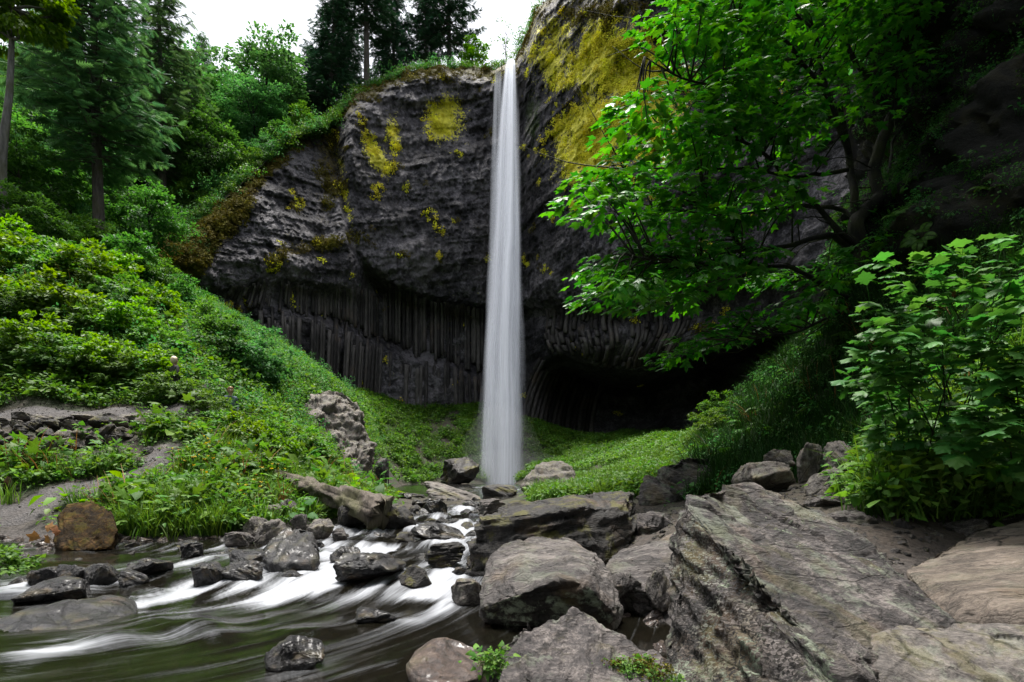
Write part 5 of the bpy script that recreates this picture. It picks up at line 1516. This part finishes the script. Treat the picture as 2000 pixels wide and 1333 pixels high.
# ------------------------------------------------------------------ big maple on the right
def maple():
    rg = np.random.default_rng(8)
    base = P(1692, 545, 17.6)
    root = obj('maple_tree', None, loc=base)
    tag(root, 'spreading maple with dark crooked limbs leaning out from the right slope', 'maple tree')
    tb = MB(); limbs = []
    def fd(px): return 17.4 - (1690 - px) * .0062 if px < 1690 else 17.4
    stems = [
        ([(1692, 560), (1678, 490), (1674, 440), (1690, 412), (1717, 389), (1708, 336), (1717, 284), (1740, 230), (1748, 205), (1722, 203), (1704, 163), (1675, 126), (1640, 60)], .42, .10, .0),
        ([(1678, 470), (1668, 400), (1660, 315), (1643, 236), (1612, 160), (1590, 60), (1560, -40)], .22, .06, .6),
        ([(1678, 500), (1640, 470), (1617, 457), (1549, 478), (1460, 488), (1417, 430), (1380, 400)], .17, .04, -.8),
        ([(1676, 490), (1640, 450), (1607, 415), (1538, 357), (1486, 294), (1400, 262), (1300, 240)], .17, .03, -.4),
        ([(1674, 430), (1640, 408), (1575, 404), (1496, 410), (1391, 420), (1250, 400)], .13, .03, .8),
        ([(1700, 575), (1640, 575), (1575, 535), (1496, 520), (1365, 515), (1240, 505)], .13, .03, -1.4),
        ([(1717, 284), (1750, 240), (1785, 200), (1778, 136), (1820, 60), (1860, -60)], .13, .04, .4),
        ([(1659, 300), (1620, 200), (1575, 131), (1522, 68), (1417, 30), (1340, 10)], .12, .03, -.6),
        ([(1655, 331), (1600, 340), (1554, 346), (1460, 330), (1360, 330), (1220, 330)], .11, .03, .2),
        ([(1717, 389), (1735, 330), (1745, 280), (1790, 215), (1840, 150)], .10, .04, 1.0),
        ([(1690, 590), (1640, 610), (1560, 650), (1470, 660), (1380, 680)], .09, .02, -1.8),
        ([(1643, 236), (1560, 215), (1450, 180), (1330, 150), (1260, 110)], .09, .02, -1.2),
        ([(1590, 60), (1500, -20), (1420, -40)], .07, .03, -.5), ([(1675, 126), (1760, 40), (1850, -60), (1960, -140)], .08, .03, -1.5),
    ]
    nodes = []
    for pts, r0, r1, dd in stems:
        n = len(pts)
        W = [P(a, b, fd(a) + dd * (i / (n - 1)) * 1.6 + rg.normal() * .12) - base for i, (a, b) in enumerate(pts)]
        c = bez(W, n * 5)
        c += np.stack([.05 * vnoise(np.stack([np.arange(len(c)) * .4, np.full(len(c), dd * 7 + q), 0 * c[:, 0]], 1), 6) for q in range(3)], 1)
        limbs.append(MB().tube(c, np.linspace(r0, r1, len(c)) * .62, 8))
        nodes.append(c[len(c) // 4:])
    nodes = np.vstack(nodes)
    crown = [(1255, 40), (1300, -120), (2050, -300), (1950, -60), (1790, 40), (1760, 180), (1745, 300), (1735, 360), (1730, 450), (1690, 560), (1620, 620), (1540, 645), (1440, 665), (1310, 705), (1290, 690), (1335, 640), (1400, 610), (1290, 615), (1200, 600), (1145, 600), (1132, 560), (1126, 500), (1180, 470), (1215, 440), (1150, 410), (1120, 385), (1105, 340), (1150, 300), (1195, 240), (1190, 180), (1240, 165), (1310, 130), (1255, 80)]
    cl_, tries = [], 0
    while len(cl_) < 350 and tries < 60000:
        tries += 1
        a, b = rg.uniform(1100, 2250), rg.uniform(-300, 710)
        if not inpoly(np.array([a, a - 48, a, a]), np.array([b, b, b + 26, b - 14]), crown).all(): continue
        # sparse windows where the rock behind shows through
        hole = math.exp(-((a - 1560) / 85) ** 2 - ((b - 455) / 50) ** 2) + math.exp(-((a - 1470) / 120) ** 2 - ((b - 580) / 34) ** 2) + .9 * math.exp(-((a - 1720) / 45) ** 2 - ((b - 420) / 70) ** 2) + .95 * math.exp(-((a - 1680) / 95) ** 2 - ((b - 320) / 180) ** 2) + .5 * math.exp(-((a - 1560) / 70) ** 2 - ((b - 330) / 60) ** 2)
        if rg.uniform() < min(.97, hole * 1.3): continue
        if a > 1850 and rg.uniform() < .45: continue
        D = fd(min(a, 1900)) + rg.uniform(-2.6, 2.2)
        if b > 600: D = fd(a) - rg.uniform(1.2, 2.4)
        cl_.append(P(a, b, D) - base)
    for a, b in [(1320, 690), (1345, 675), (1380, 668), (1420, 655), (1455, 640), (1490, 640), (1530, 625), (1400, 640), (1440, 615), (1335, 655), (1560, 600), (1590, 580),
                 (1160, 520), (1190, 505), (1220, 495), (1180, 555), (1165, 580), (1210, 570), (1240, 580), (1270, 560), (1300, 575), (1330, 585), (1250, 530), (1200, 535), (1290, 530), (1340, 545), (1150, 355), (1140, 385), (1175, 345), (1180, 400), (1220, 250), (1230, 200), (1290, 70), (1310, 60)]:
        cl_.append(P(a + rg.uniform(-8, 8), b + rg.uniform(-8, 8), fd(a) + rg.uniform(-1.6, .6)) - base)
    C = np.array(cl_)
    # thin twigs to the nearest limb
    for c in C:
        d = np.linalg.norm(nodes - c + np.array([-.25, 0, .25]), axis=1)
        nb = nodes[int(np.argmin(d))]
        if d.min() < 3.2:
            mid = (nb * .5 + c * .5) + np.array([0, 0, .12 * d.min()]) + rg.normal(size=3) * .08
            tb.tube(bez([nb, mid, c], 6), np.linspace(.028, .007, 6), 4)
    for i in range(70):                                  # bare crossing twigs
        a = nodes[rg.integers(len(nodes))]
        e = a + np.array([-abs(rg.normal()) * 1.2, rg.normal() * .5, rg.normal() * .7])
        tb.tube(bez([a, (a + e) / 2 + rg.normal(size=3) * .15, e], 7), np.linspace(.022, .005, 7), 4)
    tk = obj('trunk', limbs[0].mesh('trunk', M['bark_dark']), root)
    for q in limbs[1:]: obj('limb', q.mesh('limb', M['bark_dark']), tk)
    tw = obj('twigs', tb.mesh('twigs', M['bark_dark']), tk); tw['kind'] = 'stuff'
    # leaf sprays: flat drooping plates
    per = 25
    n = len(C) * per
    ang = rg.uniform(0, 6.28, n); rr = np.sqrt(rg.uniform(0, 1, n))
    R0 = np.repeat(rg.uniform(.5, 1.0, len(C)), per)
    off = np.stack([np.cos(ang) * rr * R0, np.sin(ang) * rr * R0, rg.normal(size=n) * .06 - .25 * rr ** 2 * R0], 1)
    off[:, 2] += off[:, 0] * .28                          # sprays hang lower towards the light
    loc = np.repeat(C, per, 0) + off
    d = np.stack([np.cos(ang), np.sin(ang), np.full(n, -.35)], 1) + np.array([-.45, -.2, 0]) + rg.normal(size=(n, 3)) * .25
    nrm = np.array([-.15, -.12, 1.0]) + off * .5 + rg.normal(size=(n, 3)) * .22
    sc = rg.uniform(.22, .40, n)
    rot = frames(d, nrm); rnd = rg.uniform(0, 1, n)
    # nearest, most visible leaves as pieces of their own
    wl = loc + base
    pxl = 1000 + wl[:, 0] / wl[:, 1] * F; pyl = HOR - (wl[:, 2] - CZ) / wl[:, 1] * F
    vis = (pxl < 1990) & (pyl > 5) & (pxl > 1100)
    key = np.where(vis, wl[:, 1] / sc, 1e9)
    own = np.argsort(key)[:280]
    rest = np.setdiff1d(np.arange(n), own)
    V, T, a = bake(PALM, rot[rest], loc[rest], sc[rest], rnd[rest])
    o = obj('crown', mesh('crown', V, T, M['leaf_maple'], False, {'rnd': a}), root)
    o['kind'] = 'stuff'
    lm = [mesh('leaf', PALMT[0], PALMT[1], M['leaf_maple'], False, {'rnd': np.full(len(PALMT[0]), q)}) for q in (.15, .4, .65, .9)]
    for i in own:
        lo = obj('leaf', lm[i % 4], root)
        lo.matrix_local = Matrix.Translation(loc[i]) @ Matrix(rot[i]).to_4x4() @ Matrix.Scale(sc[i], 4)
maple()

# ------------------------------------------------------------------ thimbleberry bushes close by on the right
def near_bush(base, shoots, label, seed, nleaf=95, size=(.16, .27)):
    rg = np.random.default_rng(seed)
    root = obj('thimbleberry_bush', None, loc=base)
    tag(root, label, 'bush')
    sets = [mesh('leaf', PALMN[0], PALMN[1], M['leaf_near'], False, {'rnd': np.full(len(PALMN[0]), q)}) for q in (.05, .3, .6, .95)]
    tb = MB(); ends = []
    for s in shoots:
        tip = P(*s) - base
        b0 = np.array([rg.normal() * .25, rg.normal() * .2, -.1])
        mid = b0 * .4 + tip * .6 + np.array([0, 0, .30])
        c = bez([b0, mid, tip], 14)
        obj('stem', MB().tube(c, np.linspace(.011, .004, 14), 5).mesh('stem', M['bark_dark']), root)
        ends.append(c)
    count = 0
    while count < nleaf:
        c = ends[count % len(ends)]
        i = int(np.clip(14 * rg.uniform(.08, 1.0) ** .6, 3, 13))
        p = c[i]
        out = unit(((c[i] - c[0]) * [1, 1, .3] + rg.normal(size=3) * .55)[None])[0]
        st = p + out * rg.uniform(.08, .24) + np.array([0, 0, rg.uniform(-.02, .10)])
        tb.tube(np.array([p, (p + st) / 2 + [0, 0, .02], st]), [.004, .003, .002], 3)
        d = out + np.array([-.15, -.25, -.35]) + rg.normal(size=3) * .2
        nr = np.array([-.12, -.18, 1.0]) + rg.normal(size=3) * .28
        sc = rg.uniform(*size)
        lo = obj('leaf', sets[int(rg.integers(4))], root)
        lo.matrix_local = Matrix.Translation(st) @ Matrix(frames(d[None], nr[None])[0]).to_4x4() @ Matrix.Scale(sc, 4)
        count += 1
    st_ = obj('leaf_stalks', tb.mesh('leaf_stalks', M['leaf_near']), root); st_['kind'] = 'stuff'
near_bush(gpt(1900, 8.4), [(1740, 525, 7.4), (1800, 515, 7.6), (1880, 500, 7.2), (1950, 490, 6.6), (1700, 600, 7.2), (1760, 580, 7.0), (1840, 560, 7.0), (1900, 560, 6.8), (1985, 520, 6.5), (2060, 470, 6.5), (1700, 640, 7.4), (1800, 620, 6.9)], 'tall thimbleberry bush with broad lobed leaves at the right edge', 81, 280, (.18, .32))
near_bush(gpt(1830, 8.2), [(1690, 690, 7.4), (1720, 660, 7.0), (1780, 680, 6.8), (1840, 670, 6.7), (1900, 650, 6.5), (1960, 640, 6.3), (1740, 740, 7.0), (1680, 760, 7.6), (1990, 700, 6.2)], 'lower thimbleberry bush hanging over the right bank grass', 83, 260, (.17, .30))
near_bush(gpt(2010, 7.4), [(1930, 760, 6.4), (1980, 730, 6.3), (2050, 700, 6.2), (1900, 820, 6.4), (1960, 850, 6.2), (2040, 800, 6.1), (1880, 880, 6.6), (2000, 900, 6.3)], 'dark leafy thimbleberry bush cut by the right edge above the dirt', 85, 240, (.16, .29))
near_bush(gpt(1740, 9.2), [(1685, 720, 8.6), (1700, 780, 8.4), (1730, 800, 8.0), (1760, 760, 8.2), (1790, 830, 7.8), (1720, 860, 8.0), (1830, 800, 7.6), (1850, 860, 7.2)], 'low thimbleberry bush spilling over the grass beside the rock pile', 87, 200, (.14, .26))
# two withered leaves hang in the tall bush
for (a, b, D, s) in ((1948, 625, 6.7, .13), (1862, 585, 6.9, .12)):
    o = obj('withered_leaf', mesh('withered_leaf', PALMT[0] * [1, 1, 3.5], PALMT[1], M['deadleaf'], False, {'rnd': np.full(len(PALMT[0]), .6)}), loc=P(a, b, D), rot=(1.9, .3, .5), scale=s)
    tag(o, 'curled withered leaf hanging in the tall thimbleberry ' + ('nearer the right edge' if a > 1900 else 'left of the other'), 'leaf')

# small bush on the crest and bush at the left edge
plant('shrub', SHRUB[1], gpt(1410, 22), .5, .5, 'bright little bush at the lower tip of the dark right slope', 'shrub')
plant('shrub', SHRUB[1], gpt(1390, 20), 2.5, .42, 'light green shrub leaning over the slate outcrop', 'shrub')
plant('bramble_bush', THIM[1], P(-30, 1150, 8.3), 1.5, .36, 'green trailing bush at the left edge over the water', 'bush')

# ------------------------------------------------------------------ fallen log and sticks
def log(pts, r0, r1, label, mat='log', sides=26, n=110, rough=.12):
    c = bez([P(*p) for p in pts], n)
    V, q, t = tube(c, np.linspace(r0, r1, n), sides)
    base = c[0].copy()
    ctr = np.vstack([np.repeat(c, sides, 0), c[:1], c[-1:]])
    dr = V - ctr
    ln = np.linalg.norm(dr, axis=1)[:, None] + 1e-9
    al = np.concatenate([np.repeat(np.arange(n), sides), [0, n - 1]]) * .06
    an = np.concatenate([np.tile(np.arange(sides), n), [0, 0]]) / sides * 6.283
    w3 = np.stack([np.cos(an) * 2.6, np.sin(an) * 2.6, al], 1)
    dsp = 1.5 * fbm(w3, 4, 7, .6) + .9 * fbm(w3 * [.4, .4, .5], 2, 8) - .6 * np.abs(vnoise(w3 * [2, 2, .6], 12))
    V = V + dr / ln * (np.concatenate([np.repeat(np.linspace(r0, r1, n), sides), [0, 0]]) * rough * dsp)[:, None]
    V[:sides] += np.random.default_rng(1).normal(size=(sides, 3)) * r0 * .3
    V[-sides - 2:-2] += np.random.default_rng(2).normal(size=(sides, 3)) * r1 * .25
    o = obj('fallen_log', mesh('fallen_log', V - base, [q, t], M[mat]), loc=base)
    return tag(o, label, 'log')
log([(535, 928, 15.4), (600, 950, 14.6), (660, 972, 13.9), (748, 1006, 12.9)], .13, .34, 'weathered mossy fallen log running down to the stream', rough=.25)
log([(455, 880, 17), (480, 905, 16.4), (500, 915, 16)], .05, .07, 'short grey dead branch among the bank plants')
log([(230, 838, 16.2), (262, 846, 16.0), (290, 852, 15.9)], .03, .05, 'bleached stick lying under the path ledge')
log([(1870, 1218, 3.9), (1930, 1226, 3.8), (2010, 1246, 3.7), (2080, 1260, 3.6)], .012, .018, 'thin brown stick across the slabs at the right edge', 'bark_dark')

# dry brown leaves beside the mossy boulder
for i, (a, b) in enumerate(((92, 1040), (108, 1048), (98, 1062), (80, 1052))):
    o = obj('dead_leaf', mesh('dead_leaf', PALMT[0], PALMT[1], M['deadleaf'], False, {'rnd': np.full(len(PALMT[0]), .9)}), loc=P(a, b, 9.9), rot=(1.1 + i * .2, .4 * i, i * 1.3), scale=.22)
    tag(o, 'dry brown leaf on the stones left of the mossy boulder', 'leaf', 'dry leaves by the mossy boulder')

# ------------------------------------------------------------------ two walkers half hidden on the path
def person(feet, rz, hair_c, top_c, label):
    def pm(nm, c, r=.7):
        kk = NT(nm); b_ = kk.n('BsdfPrincipled', Base_Color=(*c, 1), Roughness=r); return kk.out(b_.outputs[0])
    root = obj('person', None, loc=feet, rot=(0, 0, rz))
    tag(root, label, 'person')
    J = {'pel': ((0, 0, .95), .135), 'wst': ((0, .01, 1.10), .12), 'chs': ((0, .0, 1.30), .155), 'nk0': ((0, 0, 1.43), .075), 'nk1': ((0, -.01, 1.50), .052), 'hd0': ((0, -.02, 1.57), .075), 'hd1': ((0, -.02, 1.65), .088), 'hd2': ((0, -.01, 1.71), .06),
         'nose': ((0, -.115, 1.60), .014)}
    E = [('pel', 'wst'), ('wst', 'chs'), ('chs', 'nk0'), ('nk0', 'nk1'), ('nk1', 'hd0'), ('hd0', 'hd1'), ('hd1', 'hd2')]
    for s in (-1, 1):
        n = 'L' if s < 0 else 'R'
        J.update({n + 'sh': ((s * .17, 0, 1.39), .068), n + 'el': ((s * .24, .03, 1.12), .048), n + 'wr': ((s * .22, -.12, .92), .034), n + 'hn': ((s * .21, -.17, .86), .030),
                  n + 'hp': ((s * .095, 0, .88), .10), n + 'kn': ((s * .10, -.02 * s, .48), .062), n + 'an': ((s * .10, .02, .09), .042), n + 'to': ((s * .11, -.14, .04), .034)})
        E += [('chs', n + 'sh'), (n + 'sh', n + 'el'), (n + 'el', n + 'wr'), (n + 'wr', n + 'hn'), ('pel', n + 'hp'), (n + 'hp', n + 'kn'), (n + 'kn', n + 'an'), (n + 'an', n + 'to')]
    del J['nose']
    names = list(J)
    m = bpy.data.meshes.new('body')
    m.from_pydata([J[a][0] for a in names], [(names.index(a), names.index(b)) for a, b in E], [])
    o = bpy.data.objects.new('body_tmp', m); COL.objects.link(o)
    md = o.modifiers.new('k', 'SKIN')
    for i, a in enumerate(names):
        m.skin_vertices[0].data[i].radius = (J[a][1], J[a][1])
        m.skin_vertices[0].data[i].use_root = a == 'pel'
    sb = o.modifiers.new('s', 'SUBSURF'); sb.levels = 2; sb.render_levels = 2
    dg = bpy.context.evaluated_depsgraph_get()
    bm_ = bpy.data.meshes.new_from_object(o.evaluated_get(dg))
    bpy.data.objects.remove(o)
    skin, shirt, trouser = pm('skin', (.42, .26, .20), .5), pm('jacket_cloth', top_c), pm('trouser_cloth', (.03, .03, .04))
    bm_.materials.clear()
    for q in (skin, shirt, trouser): bm_.materials.append(q)
    for p in bm_.polygons:
        z, x = p.center.z, abs(p.center.x)
        p.use_smooth = True
        p.material_index = 0 if z > 1.455 or (z < .90 and x > .17) else (2 if z < .93 else 1)
    body = obj('body', bm_, root)
    # hair: cap pulled down the back of the head, face kept free
    bm = bmesh.new()
    bmesh.ops.create_icosphere(bm, subdivisions=3, radius=1)
    for v in bm.verts:
        c = v.co
        fr = c.y < -.35 and c.z < .35
        s = .80 if fr else 1.0 + .05 * math.sin(c.x * 23 + c.z * 11)
        dn = 1.25 if c.y > 0 and c.z < 0 else 1
        v.co = Vector((c.x * .108 * s, c.y * .118 * s + .012, c.z * .128 * s * dn + 1.655))
    hm = bpy.data.meshes.new('hair'); bm.to_mesh(hm); bm.free()
    for p in hm.polygons: p.use_smooth = True
    hm.materials.append(pm('hair', hair_c, .5))
    obj('hair', hm, root)
    eye = pm('eye', (.02, .02, .02), .2)
    for s in (-1, 1):
        V, q, t = tube([(s * .032, -.098, 1.645), (s * .032, -.110, 1.645)], [.011, .006], 8)
        obj('eye', mesh('eye', V, [q, t], eye), body)
    V, q, t = tube([(0, -.09, 1.645), (0, -.115, 1.615), (0, -.10, 1.60)], [.010, .015, .010], 8)
    obj('nose', mesh('nose', V, [q, t], skin), body)
    V, q, t = tube([(-.025, -.098, 1.572), (0, -.106, 1.570), (.025, -.098, 1.572)], [.004, .008, .004], 8)
    obj('mouth', mesh('mouth', V, [q, t], pm('lips', (.3, .12, .1), .5)), body)
pA = P(450, 765, 20.0); pA[2] -= 1.60
person(pA, .6, (.26, .12, .06), (.10, .14, .19), 'walker with brown hair and a grey blue top behind low bushes')
pB = P(341, 704, 19.2); pB[2] -= 1.64
person(pB, 2.6, (.60, .47, .34), (.02, .02, .02), 'walker with blond hair in dark clothes behind the bright thicket')

# ------------------------------------------------------------------ trees added above the right wall and behind the viewpoint to cut sky light
for i, (x, y, z, s) in enumerate(((14.6, 4, 18, 1.0), (14.8, 9, 19, 1.0), (14.3, 13.5, 20, 1.0), (14.0, 18, 21, .95), (14.8, 22.5, 22, .95), (19, 7, 19, 1.1), (19, 14, 20, 1.1))):  # canopy added to keep sky and sun off the wall
    plant('broadleaf_tree', BROAD[i % 2], (x, y, z), i * 1.7, s, 'overhanging tree added on top of the dark rock wall at right to shade it', 'tree', 'shade trees added above the right wall')
tallm = broadleaf(17, 26, 6.5, .55, 150, 75, .42, M['bark_dark'], M['leaf_deep'], lean=-.15)  # high crown added to throw shade on the right slope and wall
plant('broadleaf_tree', tallm, (17.0, 28, 8), 0, 1.0, 'tall tree added high above the maple to shade the right slope', 'tree')
plant('broadleaf_tree', tallm, (19.5, 19, 10), .35, .9, 'tall leaning tree added above the rock wall right of the maple for shade', 'tree')
crowns = bpy.data.collections.new('crown_stock')
for b_ in BROAD[:3]: crowns.objects.link(bpy.data.objects.new('tree_crown', b_[1]))
LIB['crowns'] = crowns
rg = np.random.default_rng(91)
pts_ = []
for i in range(130):
    a = rg.uniform(-2.2, 2.2); r = rg.uniform(20, 46)
    x, y = math.sin(a) * r, -math.cos(a) * r - 4
    if y > 6 or (x < -8 and y > -8): continue
    pts_.append((x, y, (r - 20) * .75 + rg.uniform(-1, 2)))
scatter('sky_blocking_woods', np.array(pts_), 'crowns', 'unseen leafy crowns added behind the viewpoint to block low sky light', 'woodland', 1.0, 1.5, .1)  # unseen crowns added so less sky light reaches camera-facing sides

# growth on the dark wall and on the front boulders
me = wall.data; nv_ = len(me.vertices)
co_ = np.empty(nv_ * 3, np.float32); me.vertices.foreach_get('co', co_); co_ = co_.reshape(-1, 3)
rg = np.random.default_rng(55)
f_ = fbm(co_ * .35, 3, 66)
sel = (rg.uniform(size=nv_) < .16) & (f_ > -.4) & (co_[:, 1] < 20)
scatter('wall_plants', co_[sel], 'darkherb', 'small dark plants clinging to the right rock wall', 'plants', .4, 1.0, .6)
sel = (rg.uniform(size=nv_) < .012) & (f_ > -.1) & (co_[:, 1] < 20)
scatter('wall_ferns', co_[sel], 'fern', 'ferns hanging on the right rock wall', 'ferns', .35, .7, .8)
def tuft(kind, pts, label, cat, smin, smax):
    scatter(kind, np.array([P(*p) for p in pts]), label[0], label[1], cat, smin, smax, .5)
rgq = np.random.default_rng(58)
tuft('boulder_moss', [(rgq.uniform(1130, 1310), rgq.uniform(1292, 1345), 3.72 + rgq.uniform(-.12, .12)) for i in range(60)], ('moss', 'tawny moss on the lower right of the front boulder'), 'moss', .06, .16)
tuft('boulder_herbs', [(rgq.uniform(1180, 1320), rgq.uniform(1300, 1345), 3.65 + rgq.uniform(-.1, .1)) for i in range(34)], ('herb', 'small herbs on the lower right of the front boulder'), 'herbs', .12, .26)
tuft('boulder_sprig', [(rgq.uniform(940, 975), rgq.uniform(1296, 1320), 3.6 + rgq.uniform(-.1, .1)) for i in range(14)], ('herb', 'light green sprig beside the front boulder'), 'herbs', .16, .30)
